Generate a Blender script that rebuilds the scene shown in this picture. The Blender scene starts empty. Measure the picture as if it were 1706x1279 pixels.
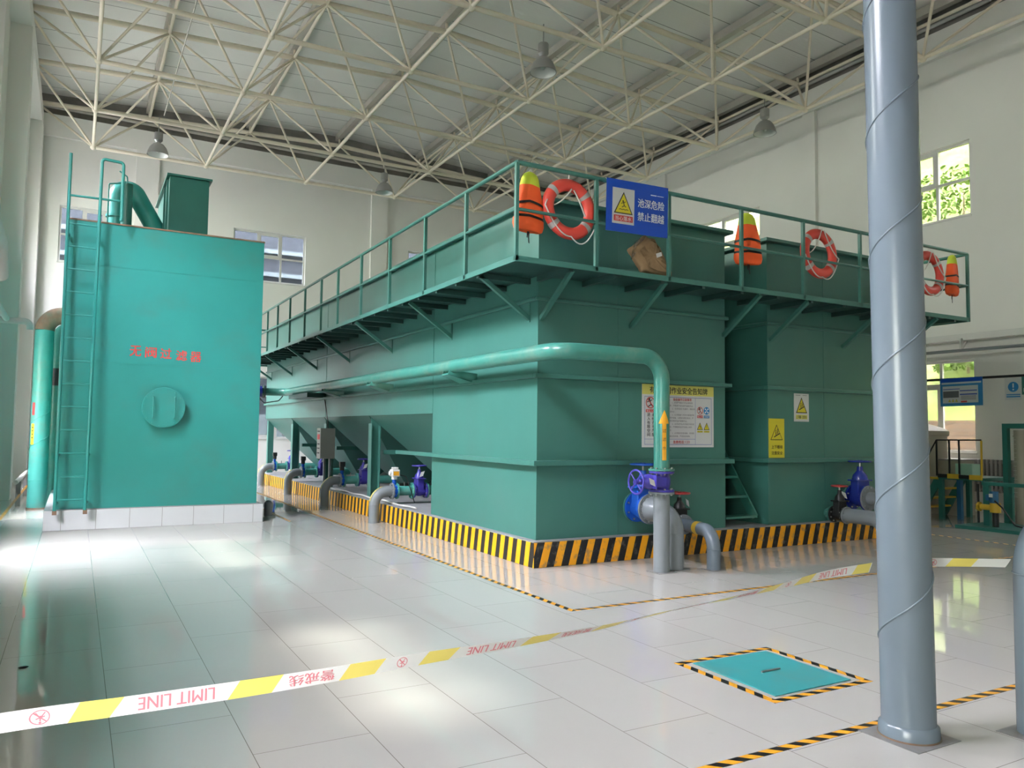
import bpy, math, random
from mathutils import Vector, Matrix, noise
random.seed(7)
PI = math.pi
V = Vector
scn = bpy.context.scene
COL = scn.collection

# ------------------------------------------------------------------ camera
YAW, PITCH, ROLL, FPX = 0.508749, 0.0596317, 0.0123678, 1298.02
CAM = V((-4.710, -7.879, 1.600))
fwd = V((math.sin(YAW)*math.cos(PITCH), math.cos(YAW)*math.cos(PITCH), math.sin(PITCH)))
rgt = V((math.cos(YAW), -math.sin(YAW), 0)); upv = rgt.cross(fwd)
r2 = rgt*math.cos(ROLL) + upv*math.sin(ROLL); u2 = -rgt*math.sin(ROLL) + upv*math.cos(ROLL)
cd = bpy.data.cameras.new('camera'); cam = bpy.data.objects.new('camera', cd); COL.objects.link(cam)
cam.matrix_world = Matrix(((r2.x, u2.x, -fwd.x, CAM.x), (r2.y, u2.y, -fwd.y, CAM.y), (r2.z, u2.z, -fwd.z, CAM.z), (0, 0, 0, 1)))
cd.sensor_width = 36; cd.lens = FPX/1706*36; cd.clip_end = 300; cd.clip_start = 0.05
scn.camera = cam

# ------------------------------------------------------------------ light and exposure
SUN_STRENGTH, SKY_STRENGTH, EXPOSURE = 9.5, 258.0, 0.0
w = bpy.data.worlds.new('sky'); scn.world = w; w.use_nodes = True
nt = w.node_tree; nt.nodes.clear()
_o = nt.nodes.new('ShaderNodeOutputWorld'); _b = nt.nodes.new('ShaderNodeBackground')
_t = nt.nodes.new('ShaderNodeTexCoord'); _s = nt.nodes.new('ShaderNodeSeparateXYZ'); _r = nt.nodes.new('ShaderNodeValToRGB')
nt.links.new(_t.outputs['Generated'], _s.inputs[0]); nt.links.new(_s.outputs['Z'], _r.inputs[0])
_r.color_ramp.elements[0].position = 0.36; _r.color_ramp.elements[0].color = (0.13, 0.13, 0.12, 1)
_r.color_ramp.elements[1].position = 0.72; _r.color_ramp.elements[1].color = (0.95, 0.90, 1.06, 1)
e = _r.color_ramp.elements.new(0.95); e.color = (0.62, 0.59, 0.70, 1)
nt.links.new(_r.outputs[0], _b.inputs[0]); _b.inputs[1].default_value = SKY_STRENGTH
nt.links.new(_b.outputs[0], _o.inputs[0])
sd = bpy.data.lights.new('sun', 'SUN'); sun = bpy.data.objects.new('sun', sd); COL.objects.link(sun)
sd.energy = SUN_STRENGTH; sd.angle = math.radians(5.0); sd.color = (1.0, 0.95, 0.86)
_d = V((0.435, 0.035, -0.90)).normalized()
sun.rotation_euler = _d.to_track_quat('-Z', 'Y').to_euler(); sun.location = (-30, 0, 40)
def portal(loc, direction, sx, sy):
    l = bpy.data.lights.new('window_daylight', 'AREA'); l.shape = 'RECTANGLE'; l.size = sx; l.size_y = sy
    o = bpy.data.objects.new('window_daylight', l); COL.objects.link(o); o.location = loc
    o.rotation_euler = V(direction).to_track_quat('-Z', 'Z').to_euler()
    l.cycles.is_portal = True
scn.view_settings.view_transform = 'Standard'; scn.view_settings.look = 'None'
scn.view_settings.gamma = 1.0; scn.view_settings.use_curve_mapping = False
scn.view_settings.exposure = EXPOSURE
scn.cycles.max_bounces = 10; scn.cycles.diffuse_bounces = 6; scn.cycles.glossy_bounces = 4
scn.cycles.transparent_max_bounces = 12; scn.cycles.sample_clamp_indirect = 7.0
scn.cycles.caustics_reflective = False; scn.cycles.caustics_refractive = False
scn.cycles.use_denoising = True

# ------------------------------------------------------------------ materials
MATS = {}
def srgb(h):
    h = h.lstrip('#'); c = [int(h[i:i+2], 16)/255 for i in (0, 2, 4)]
    return tuple(x/12.92 if x <= 0.04045 else ((x+0.055)/1.055)**2.4 for x in c)
def pbr(name, col, rough=0.5, metal=0.0, var=0.12, scale=3.0, bump=0.0, bscale=40.0, dirt=None, dscale=1.3, damt=0.5, coat=0.0, zsq=1.0):
    m = bpy.data.materials.new(name); m.use_nodes = True; n = m.node_tree.nodes; L = m.node_tree.links
    b = n['Principled BSDF']; c = srgb(col) if isinstance(col, str) else col
    b.inputs['Roughness'].default_value = rough; b.inputs['Metallic'].default_value = metal
    if coat: b.inputs['Coat Weight'].default_value = coat; b.inputs['Coat Roughness'].default_value = 0.12
    tc = n.new('ShaderNodeTexCoord'); mp = n.new('ShaderNodeMapping'); L.new(tc.outputs['Object'], mp.inputs[0])
    mp.inputs['Scale'].default_value = (1, 1, zsq)
    no = n.new('ShaderNodeTexNoise'); no.inputs['Scale'].default_value = scale; no.inputs['Detail'].default_value = 5
    L.new(mp.outputs[0], no.inputs['Vector'])
    mx = n.new('ShaderNodeMix'); mx.data_type = 'RGBA'
    mx.inputs['A'].default_value = (*[x*(1-var) for x in c], 1); mx.inputs['B'].default_value = (*[min(1, x*(1+var)) for x in c], 1)
    L.new(no.outputs['Fac'], mx.inputs['Factor']); out = mx.outputs['Result']
    if dirt:
        n2 = n.new('ShaderNodeTexNoise'); n2.inputs['Scale'].default_value = dscale; n2.inputs['Detail'].default_value = 8; n2.inputs['Roughness'].default_value = 0.65
        L.new(mp.outputs[0], n2.inputs['Vector'])
        rp = n.new('ShaderNodeValToRGB'); rp.color_ramp.elements[0].position = 0.5; rp.color_ramp.elements[1].position = 0.75
        L.new(n2.outputs['Fac'], rp.inputs[0]); ml = n.new('ShaderNodeMath'); ml.operation = 'MULTIPLY'; ml.inputs[1].default_value = damt
        L.new(rp.outputs[0], ml.inputs[0])
        m2 = n.new('ShaderNodeMix'); m2.data_type = 'RGBA'; L.new(ml.outputs[0], m2.inputs['Factor']); L.new(out, m2.inputs['A'])
        m2.inputs['B'].default_value = (*(srgb(dirt) if isinstance(dirt, str) else dirt), 1); out = m2.outputs['Result']
    L.new(out, b.inputs['Base Color'])
    if bump:
        n3 = n.new('ShaderNodeTexNoise'); n3.inputs['Scale'].default_value = bscale; L.new(tc.outputs['Object'], n3.inputs['Vector'])
        bp = n.new('ShaderNodeBump'); bp.inputs['Strength'].default_value = bump; bp.inputs['Distance'].default_value = 0.02
        L.new(n3.outputs['Fac'], bp.inputs['Height']); L.new(bp.outputs[0], b.inputs['Normal'])
    MATS[name] = m; return m
def math_node(nt_, op, a, b=None):
    k = nt_.nodes.new('ShaderNodeMath'); k.operation = op
    for i, x in enumerate((a, b)):
        if x is None: continue
        if isinstance(x, (int, float)): k.inputs[i].default_value = x
        else: nt_.links.new(x, k.inputs[i])
    return k.outputs[0]
def stripes(name, co, phase, period, ca, cb, frac=0.5, rough=0.45, wear=None):
    m = pbr(name, ca, rough, var=0.08, scale=9); T = m.node_tree; n = T.nodes; L = T.links; b = n['Principled BSDF']
    src = b.inputs['Base Color'].links[0].from_socket
    tc = n.new('ShaderNodeTexCoord'); sp = n.new('ShaderNodeSeparateXYZ'); L.new(tc.outputs['Object'], sp.inputs[0])
    v = None
    for k, ax in zip(co, 'XYZ'):
        if k:
            t = math_node(T, 'MULTIPLY', sp.outputs[ax], k); v = t if v is None else math_node(T, 'ADD', v, t)
    v = math_node(T, 'FRACT', math_node(T, 'DIVIDE', math_node(T, 'SUBTRACT', math_node(T, 'ADD', v, period*4000), phase), period))
    f = math_node(T, 'LESS_THAN', v, frac)
    mx = n.new('ShaderNodeMix'); mx.data_type = 'RGBA'; L.new(f, mx.inputs['Factor']); mx.inputs['A'].default_value = (*srgb(cb), 1); L.new(src, mx.inputs['B'])
    out = mx.outputs['Result']
    if wear:
        n2 = n.new('ShaderNodeTexNoise'); n2.inputs['Scale'].default_value = 11; n2.inputs['Detail'].default_value = 8; L.new(tc.outputs['Object'], n2.inputs['Vector'])
        rp = n.new('ShaderNodeValToRGB'); rp.color_ramp.elements[0].position = 0.54; rp.color_ramp.elements[1].position = 0.66; L.new(n2.outputs['Fac'], rp.inputs[0])
        m2 = n.new('ShaderNodeMix'); m2.data_type = 'RGBA'; L.new(math_node(T, 'MULTIPLY', rp.outputs[0], 0.55), m2.inputs['Factor']); L.new(out, m2.inputs['A']); m2.inputs['B'].default_value = (*srgb(wear), 1)
        out = m2.outputs['Result']
    L.new(out, b.inputs['Base Color']); return m

pbr('wall_white', (0.80, 0.795, 0.76), 0.75, var=0.05, scale=0.8, bump=0.04)
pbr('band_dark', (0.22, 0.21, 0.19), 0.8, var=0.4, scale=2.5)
pbr('truss', (0.76, 0.69, 0.56), 0.45, var=0.12, scale=2)
pbr('purlin', (0.46, 0.44, 0.39), 0.55, var=0.15)
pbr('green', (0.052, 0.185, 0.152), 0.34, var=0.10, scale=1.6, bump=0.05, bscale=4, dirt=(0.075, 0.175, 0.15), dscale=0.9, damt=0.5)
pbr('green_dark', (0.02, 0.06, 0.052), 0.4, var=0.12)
pbr('teal', (0.028, 0.265, 0.238), 0.36, var=0.14, scale=1.1, bump=0.04, bscale=5, dirt=(0.06, 0.22, 0.19), dscale=1.0, damt=0.7)
pbr('teal_dark', (0.022, 0.15, 0.125), 0.4, var=0.15)
pbr('pipe_green', (0.055, 0.25, 0.20), 0.28, var=0.2, scale=4, dirt=(0.22, 0.30, 0.22), dscale=3, damt=0.6)
pbr('pipe_teal', (0.07, 0.34, 0.29), 0.4, var=0.15, scale=3, dirt=(0.26, 0.17, 0.10), dscale=2.2, damt=0.45)
pbr('rust', (0.20, 0.12, 0.075), 0.7, var=0.4, scale=9, dirt=(0.10, 0.20, 0.15), dscale=4, damt=0.7)
pbr('grey_pipe', (0.15, 0.19, 0.225), 0.26, var=0.06, scale=1.2, bump=0.03, bscale=6)
pbr('grey_pipe_dull', (0.21, 0.235, 0.25), 0.35, var=0.08)
pbr('blue_valve', (0.015, 0.10, 0.52), 0.25, var=0.1)
pbr('navy_valve', (0.015, 0.03, 0.26), 0.25, var=0.1)
pbr('purple_valve', (0.055, 0.045, 0.33), 0.28, var=0.1)
pbr('black', (0.012, 0.013, 0.014), 0.45)
pbr('rubber', (0.02, 0.02, 0.022), 0.7)
pbr('red_paint', (0.36, 0.03, 0.03), 0.35)
pbr('red_ink', (0.55, 0.055, 0.05), 0.6, var=0.25, scale=25)
pbr('tape_ink', (0.62, 0.19, 0.22), 0.5)
pbr('tape_white', (0.72, 0.72, 0.70), 0.35, var=0.05)
pbr('tape_yellow', (0.72, 0.60, 0.13), 0.35, var=0.06)
pbr('white_plastic', (0.70, 0.70, 0.68), 0.4, var=0.05)
pbr('white_ink', (0.82, 0.83, 0.84), 0.5, var=0.03)
pbr('sign_white', (0.66, 0.67, 0.66), 0.35, var=0.04)
pbr('sign_blue', (0.006, 0.06, 0.42), 0.3, var=0.05)
pbr('sign_yellow', (0.72, 0.62, 0.03), 0.4, var=0.05)
pbr('sign_pale_yellow', (0.70, 0.66, 0.16), 0.4, var=0.05)
pbr('ink_black', (0.02, 0.02, 0.02), 0.5)
pbr('ink_grey', (0.12, 0.12, 0.13), 0.5)
pbr('ink_blue', (0.05, 0.10, 0.42), 0.5)
pbr('ink_blue_light', (0.03, 0.22, 0.50), 0.5)
pbr('orange_sticker', (0.80, 0.38, 0.02), 0.45)
pbr('vest_orange', (0.90, 0.115, 0.02), 0.6, var=0.12, scale=8, bump=0.25, bscale=22)
pbr('vest_yellow', (0.66, 0.78, 0.06), 0.6, var=0.1, scale=9, bump=0.2, bscale=25)
pbr('ring_red', (0.68, 0.065, 0.045), 0.42, var=0.12)
pbr('silver', (0.50, 0.50, 0.49), 0.35, var=0.06)
pbr('rope', (0.75, 0.74, 0.70), 0.8)
pbr('steel', (0.55, 0.55, 0.54), 0.3, metal=1.0)
pbr('alu_grey', (0.36, 0.36, 0.35), 0.32, metal=0.7, var=0.1)
pbr('lamp_inside', (0.72, 0.72, 0.70), 0.3, var=0.05)
pbr('box_grey', (0.33, 0.33, 0.30), 0.45)
pbr('concrete', (0.28, 0.285, 0.29), 0.6, var=0.2, scale=3, bump=0.1)
pbr('base_metal', (0.20, 0.20, 0.20), 0.5, var=0.3, scale=12, dirt=(0.16, 0.09, 0.05), dscale=9, damt=0.6)
pbr('canvas', (0.27, 0.175, 0.085), 0.85, var=0.2, scale=8, bump=0.4, bscale=12)
pbr('window_frame', (0.60, 0.60, 0.57), 0.4, var=0.04)
pbr('hatch_teal', (0.045, 0.31, 0.32), 0.42, var=0.1, scale=5, dirt=(0.20, 0.17, 0.08), dscale=2.6, damt=0.35)
pbr('white_pipe', (0.66, 0.66, 0.63), 0.4, var=0.05)
pbr('beige_frp', (0.38, 0.35, 0.28), 0.45, var=0.12)
pbr('radiator_grey', (0.27, 0.26, 0.25), 0.45, var=0.15)
pbr('yellow_paint', (0.62, 0.40, 0.03), 0.45, var=0.15)
pbr('mint', (0.40, 0.62, 0.50), 0.45)
pbr('blue_post', (0.02, 0.12, 0.26), 0.4)
pbr('grass', (0.115, 0.17, 0.025), 0.9, var=0.75, scale=1.3, bump=0.6, bscale=3, dirt=(0.20, 0.19, 0.09), dscale=0.7, damt=0.8)
pbr('leaf', (0.10, 0.18, 0.025), 0.8, var=0.6, scale=3, bump=0.5, bscale=5)
pbr('ground_out', (0.68, 0.67, 0.64), 0.9, var=0.1)
pbr('neighbour', (0.042, 0.050, 0.052), 0.6, var=0.25, scale=3)
pbr('neighbour_light', (0.20, 0.24, 0.225), 0.6, var=0.08)
pbr('bark', (0.16, 0.12, 0.08), 0.9)
stripes('hazard_front', (1, 0, -0.28), 0.07, 0.207, '#f2a714', '#16181b', wear='#6b6760')
stripes('hazard_left', (0, 1, 0.19), 0.125, 0.207, '#f7b512', '#231d1b')
stripes('floor_tape_x', (1, 1, 0), 0.0, 0.138, '#e0a02c', '#18181a', rough=0.4)
stripes('floor_tape_y', (1, -1, 0), 0.0, 0.142, '#e0a02c', '#18181a', rough=0.4)

def glass(name, tint, gl=0.06):
    m = bpy.data.materials.new(name); m.use_nodes = True; n = m.node_tree.nodes; L = m.node_tree.links; n.clear()
    o = n.new('ShaderNodeOutputMaterial'); t = n.new('ShaderNodeBsdfTransparent'); g = n.new('ShaderNodeBsdfGlossy'); x = n.new('ShaderNodeMixShader')
    no = n.new('ShaderNodeTexNoise'); no.inputs['Scale'].default_value = 2; tc = n.new('ShaderNodeTexCoord'); L.new(tc.outputs['Object'], no.inputs['Vector'])
    mx = n.new('ShaderNodeMix'); mx.data_type = 'RGBA'; mx.inputs['A'].default_value = (*[k*0.94 for k in tint], 1); mx.inputs['B'].default_value = (*tint, 1)
    L.new(no.outputs['Fac'], mx.inputs['Factor']); L.new(mx.outputs['Result'], t.inputs[0])
    g.inputs['Roughness'].default_value = 0.05; x.inputs[0].default_value = gl
    L.new(t.outputs[0], x.inputs[1]); L.new(g.outputs[0], x.inputs[2]); L.new(x.outputs[0], o.inputs[0]); MATS[name] = m
glass('glass_clear', (0.92, 0.94, 0.92)); glass('glass_tint', (0.32, 0.32, 0.30)); glass('glass_blue', (0.30, 0.315, 0.33))
glass('film', (0.86, 0.86, 0.84), 0.12)

def floor_mat():
    m = pbr('floor_tile', (0.50, 0.485, 0.455), 0.10, var=0.06, scale=0.7); T = m.node_tree; n = T.nodes; L = T.links; b = n['Principled BSDF']
    src = b.inputs['Base Color'].links[0].from_socket
    tc = n.new('ShaderNodeTexCoord'); sp = n.new('ShaderNodeSeparateXYZ'); L.new(tc.outputs['Object'], sp.inputs[0])
    cb = n.new('ShaderNodeCombineXYZ'); L.new(math_node(T, 'ADD', sp.outputs['Y'], 120.0+2.05), cb.inputs[0]); L.new(math_node(T, 'ADD', sp.outputs['X'], 60.0+1.49), cb.inputs[1])
    br = n.new('ShaderNodeTexBrick'); L.new(cb.outputs[0], br.inputs['Vector'])
    br.inputs['Scale'].default_value = 1; br.inputs['Brick Width'].default_value = 1.2; br.inputs['Row Height'].default_value = 0.6; br.offset = 0.5
    br.inputs['Mortar Size'].default_value = 0.0022; br.inputs['Mortar Smooth'].default_value = 0.2
    br.inputs['Color1'].default_value = (1, 1, 1, 1); br.inputs['Color2'].default_value = (0.965, 0.965, 0.96, 1); br.inputs['Mortar'].default_value = (0.40, 0.38, 0.35, 1)
    mu = n.new('ShaderNodeMix'); mu.data_type = 'RGBA'; mu.blend_type = 'MULTIPLY'; mu.inputs['Factor'].default_value = 1
    L.new(src, mu.inputs['A']); L.new(br.outputs['Color'], mu.inputs['B'])
    n2 = n.new('ShaderNodeTexNoise'); n2.inputs['Scale'].default_value = 5; n2.inputs['Detail'].default_value = 9; n2.inputs['Roughness'].default_value = 0.7; L.new(tc.outputs['Object'], n2.inputs['Vector'])
    rp = n.new('ShaderNodeValToRGB'); rp.color_ramp.elements[0].position = 0.66; rp.color_ramp.elements[1].position = 0.74; L.new(n2.outputs['Fac'], rp.inputs[0])
    m2 = n.new('ShaderNodeMix'); m2.data_type = 'RGBA'; L.new(math_node(T, 'MULTIPLY', rp.outputs[0], 0.22), m2.inputs['Factor']); L.new(mu.outputs['Result'], m2.inputs['A']); m2.inputs['B'].default_value = (0.30, 0.26, 0.21, 1)
    L.new(m2.outputs['Result'], b.inputs['Base Color'])
    b.inputs['IOR'].default_value = 1.6
    n3 = n.new('ShaderNodeTexNoise'); n3.inputs['Scale'].default_value = 1.5; n3.inputs['Detail'].default_value = 6; L.new(tc.outputs['Object'], n3.inputs['Vector'])
    mr = n.new('ShaderNodeMapRange'); mr.inputs['To Min'].default_value = 0.015; mr.inputs['To Max'].default_value = 0.06; L.new(n3.outputs['Fac'], mr.inputs['Value']); L.new(mr.outputs[0], b.inputs['Roughness'])
floor_mat()
def ceiling_mat():
    m = pbr('roof_panel', (0.82, 0.82, 0.79), 0.42, var=0.08, scale=0.5); T = m.node_tree; n = T.nodes; L = T.links; b = n['Principled BSDF']
    src = b.inputs['Base Color'].links[0].from_socket
    tc = n.new('ShaderNodeTexCoord'); sp = n.new('ShaderNodeSeparateXYZ'); L.new(tc.outputs['Object'], sp.inputs[0])
    f = math_node(T, 'FRACT', math_node(T, 'DIVIDE', math_node(T, 'ADD', sp.outputs['Y'], 95.0), 0.95))
    ln = math_node(T, 'LESS_THAN', f, 0.018)
    mx = n.new('ShaderNodeMix'); mx.data_type = 'RGBA'; L.new(ln, mx.inputs['Factor']); L.new(src, mx.inputs['A']); mx.inputs['B'].default_value = (0.09, 0.09, 0.085, 1)
    L.new(mx.outputs['Result'], b.inputs['Base Color'])
    rb = math_node(T, 'SINE', math_node(T, 'MULTIPLY', sp.outputs['Y'], 2*PI/0.095))
    bp = n.new('ShaderNodeBump'); bp.inputs['Strength'].default_value = 0.10; bp.inputs['Distance'].default_value = 0.01; L.new(rb, bp.inputs['Height']); L.new(bp.outputs[0], b.inputs['Normal'])
ceiling_mat()
def tile_mat():
    m = pbr('white_tile', (0.66, 0.67, 0.68), 0.14, var=0.04); T = m.node_tree; n = T.nodes; L = T.links; b = n['Principled BSDF']
    src = b.inputs['Base Color'].links[0].from_socket
    tc = n.new('ShaderNodeTexCoord'); sp = n.new('ShaderNodeSeparateXYZ'); L.new(tc.outputs['Object'], sp.inputs[0])
    f = math_node(T, 'FRACT', math_node(T, 'DIVIDE', math_node(T, 'ADD', math_node(T, 'ADD', sp.outputs['X'], sp.outputs['Y']), 50.02), 0.47))
    mx = n.new('ShaderNodeMix'); mx.data_type = 'RGBA'; L.new(math_node(T, 'LESS_THAN', f, 0.014), mx.inputs['Factor']); L.new(src, mx.inputs['A']); mx.inputs['B'].default_value = (0.30, 0.29, 0.27, 1)
    L.new(mx.outputs['Result'], b.inputs['Base Color'])
tile_mat()
def brick_mat():
    m = pbr('brick', (0.30, 0.20, 0.12), 0.9); T = m.node_tree; n = T.nodes; L = T.links; b = n['Principled BSDF']
    tc = n.new('ShaderNodeTexCoord'); sp = n.new('ShaderNodeSeparateXYZ'); L.new(tc.outputs['Object'], sp.inputs[0]); cb = n.new('ShaderNodeCombineXYZ'); L.new(sp.outputs['Y'], cb.inputs[0]); L.new(sp.outputs['Z'], cb.inputs[1])
    br = n.new('ShaderNodeTexBrick'); br.inputs['Scale'].default_value = 1; br.inputs['Brick Width'].default_value = 0.5; br.inputs['Row Height'].default_value = 0.16; br.inputs['Mortar Size'].default_value = 0.012
    br.inputs['Color1'].default_value = (0.20, 0.135, 0.085, 1); br.inputs['Color2'].default_value = (0.15, 0.105, 0.07, 1); br.inputs['Mortar'].default_value = (0.09, 0.08, 0.065, 1)
    L.new(cb.outputs[0], br.inputs['Vector']); L.new(br.outputs['Color'], b.inputs['Base Color'])
brick_mat()

# ------------------------------------------------------------------ mesh helpers
OFF = {}
def frame_of(d):
    d = V(d).normalized(); a = V((0, 0, 1)) if abs(d.z) < 0.9 else V((1, 0, 0))
    x = a.cross(d).normalized(); return x, d.cross(x).normalized(), d
class MB:
    def __init__(s): s.v = []; s.f = []; s.m = []; s.s = []
    def add(s, vs, fs, mi=0, sm=False):
        k = len(s.v); s.v += [tuple(p) for p in vs]
        for f in fs: s.f.append([i+k for i in f]); s.m.append(mi); s.s.append(sm)
    def box(s, x0, x1, y0, y1, z0, z1, mi=0):
        s.add([(x, y, z) for x in (x0, x1) for y in (y0, y1) for z in (z0, z1)],
              [(0, 1, 3, 2), (4, 6, 7, 5), (0, 4, 5, 1), (2, 3, 7, 6), (0, 2, 6, 4), (1, 5, 7, 3)], mi)
        return s
    def bar(s, a, b, wd, ht, mi=0, up=(0, 0, 1)):
        a, b = V(a), V(b); d = (b-a).normalized(); u = V(up)
        if abs(u.dot(d)) > 0.98: u = V((1, 0, 0))
        x = d.cross(u).normalized()*wd/2; y = x.cross(d).normalized()*ht/2
        s.add([p+i*x+j*y for p in (a, b) for i in (-1, 1) for j in (-1, 1)],
              [(0, 1, 3, 2), (4, 6, 7, 5), (0, 4, 5, 1), (2, 3, 7, 6), (0, 2, 6, 4), (1, 5, 7, 3)], mi)
        return s
    def poly(s, pts, mi=0): s.add(pts, [tuple(range(len(pts)))], mi); return s
    def prism(s, pts, d, mi=0):
        n = len(pts); d = V(d); P = [V(p) for p in pts]
        s.add(P+[p+d for p in P], [tuple(range(n))[::-1], tuple(range(n, 2*n))]+[(i, (i+1) % n, (i+1) % n+n, i+n) for i in range(n)], mi); return s
    def tube(s, pts, r, n=14, mi=0, caps=True):
        P = [V(p) for p in pts]; R = r if isinstance(r, (list, tuple)) else [r]*len(P)
        T = []
        for i in range(len(P)):
            t = V((0, 0, 0))
            if i: t += (P[i]-P[i-1]).normalized()
            if i < len(P)-1: t += (P[i+1]-P[i]).normalized()
            T.append(t.normalized())
        x, y, _ = frame_of(T[0]); vs = []; rings = []
        for i, p in enumerate(P):
            if i:
                q = T[i-1].rotation_difference(T[i]); x = q @ x; y = T[i].cross(x).normalized(); x = y.cross(T[i]).normalized()
            else: y = T[0].cross(x).normalized()
            rings.append([p+(x*math.cos(2*PI*k/n)+y*math.sin(2*PI*k/n))*R[i] for k in range(n)])
        for g in rings: vs += g
        fs = [(i*n+k, i*n+(k+1) % n, (i+1)*n+(k+1) % n, (i+1)*n+k) for i in range(len(P)-1) for k in range(n)]
        s.add(vs, fs, mi, True)
        if caps: s.add(rings[0], [tuple(range(n))[::-1]], mi); s.add(rings[-1], [tuple(range(n))], mi)
        return s
    def cyl(s, a, b, r, n=20, mi=0): return s.tube([a, b], r, n, mi)
    def lathe(s, prof, o=(0, 0, 0), axis=(0, 0, 1), n=24, mi=0, sm=True):
        x, y, d = frame_of(axis); o = V(o); m = len(prof)
        runs = [[prof[0]]]
        for i in range(1, m):
            runs[-1].append(prof[i])
            if i < m-1:
                a = V((prof[i][0]-prof[i-1][0], prof[i][1]-prof[i-1][1])); b = V((prof[i+1][0]-prof[i][0], prof[i+1][1]-prof[i][1]))
                if a.length > 1e-6 and b.length > 1e-6 and a.angle(b) > 0.6: runs.append([prof[i]])
        for pr in runs:
            vs = [o+d*h+(x*math.cos(2*PI*k/n)+y*math.sin(2*PI*k/n))*r for r, h in pr for k in range(n)]
            s.add(vs, [(i*n+k, i*n+(k+1) % n, (i+1)*n+(k+1) % n, (i+1)*n+k) for i in range(len(pr)-1) for k in range(n)], mi, sm)
        return s
    def sphere(s, c, r, n=12, mi=0, sc=(1, 1, 1)):
        c = V(c); h = n//2; vs = [c+V((r*sc[0]*math.sin(PI*i/h)*math.cos(2*PI*k/n), r*sc[1]*math.sin(PI*i/h)*math.sin(2*PI*k/n), r*sc[2]*math.cos(PI*i/h))) for i in range(h+1) for k in range(n)]
        s.add(vs, [(i*n+k, (i+1)*n+k, (i+1)*n+(k+1) % n, i*n+(k+1) % n) for i in range(h) for k in range(n)], mi, True); return s
    def torus(s, c, axis, R, r, n=36, k=12, mi=0, a0=0, a1=2*PI):
        x, y, d = frame_of(axis); c = V(c); closed = abs(a1-a0-2*PI) < 1e-6; N = n if closed else n+1
        vs = []
        for i in range(N):
            a = a0+(a1-a0)*i/n; e_ = x*math.cos(a)+y*math.sin(a)
            for j in range(k): b = 2*PI*j/k; vs.append(c+e_*(R+r*math.cos(b))+d*r*math.sin(b))
        s.add(vs, [(i*k+j, ((i+1) % N)*k+j, ((i+1) % N)*k+(j+1) % k, i*k+(j+1) % k) for i in range(n) for j in range(k)], mi, True); return s
    def flange(s, c, axis, R, t, bolts=8, mi=0, bm=None, br=0.012):
        d = V(axis).normalized(); c = V(c); s.tube([c-d*t/2, c+d*t/2], R, 28, mi); x, y, _ = frame_of(d)
        for k in range(bolts):
            a = 2*PI*(k+0.5)/bolts; p = c+(x*math.cos(a)+y*math.sin(a))*R*0.84
            s.tube([p-d*(t/2+0.016), p+d*(t/2+0.016)], br, 6, mi if bm is None else bm)
        return s
    def build(s, name, mats, parent=None, bevel=0.0, bseg=2):
        if isinstance(mats, str): mats = [mats]
        o_ = OFF.get(parent.as_pointer(), V((0, 0, 0))) if parent else V((0, 0, 0))
        me = bpy.data.meshes.new(name); me.from_pydata([(p[0]-o_.x, p[1]-o_.y, p[2]-o_.z) for p in s.v], [], s.f)
        for k in mats: me.materials.append(MATS[k])
        me.polygons.foreach_set('material_index', s.m); me.polygons.foreach_set('use_smooth', s.s); me.update()
        o = bpy.data.objects.new(name, me); COL.objects.link(o)
        if parent: o.parent = parent; OFF[o.as_pointer()] = o_
        if bevel:
            b = o.modifiers.new('bevel', 'BEVEL'); b.width = bevel; b.segments = bseg; b.limit_method = 'ANGLE'; b.angle_limit = 0.6
        return o
def tag(o, label=None, cat=None, group=None, kind=None):
    for k, x in (('label', label), ('category', cat), ('group', group), ('kind', kind)):
        if x: o[k] = x
    return o
def thing(name, label, cat, loc=(0, 0, 0), group=None):
    o = bpy.data.objects.new(name, None); COL.objects.link(o); o.location = loc; o.empty_display_size = 0.1
    OFF[o.as_pointer()] = V(loc); return tag(o, label, cat, group)
def dup(o, parent=None):
    c = o.copy(); COL.objects.link(c)
    if parent: c.parent = parent
    for ch in list(o.children): dup(ch, c)
    return c
def struct(o): o['kind'] = 'structure'; return o
def arc(c, a, b, r, n=8):
    """points of a quarter bend of radius r starting at c+(-a*r) heading along a and leaving along b, corner at c"""
    c, a, b = V(c), V(a).normalized(), V(b).normalized(); o = c-a*r+b*r
    return [o+(-b*math.cos(t)+a*math.sin(t))*r for t in [PI/2*i/n for i in range(n+1)]]
def route(pts, r, n=8):
    P = [V(p) for p in pts]; out = [P[0]]
    for i in range(1, len(P)-1):
        a = (P[i]-P[i-1]).normalized(); b = (P[i+1]-P[i]).normalized(); ang = a.angle(b)
        if ang < 0.02: out.append(P[i]); continue
        t = r*math.tan(ang/2); s_ = P[i]-a*t; e_ = P[i]+b*t
        nrm = (b-a*a.dot(b)).normalized(); o = s_+nrm*r
        for k in range(n+1):
            q = ang*k/n; out.append(o+(-nrm*math.cos(q)+a*math.sin(q))*r)
    out.append(P[-1]); return out

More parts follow.
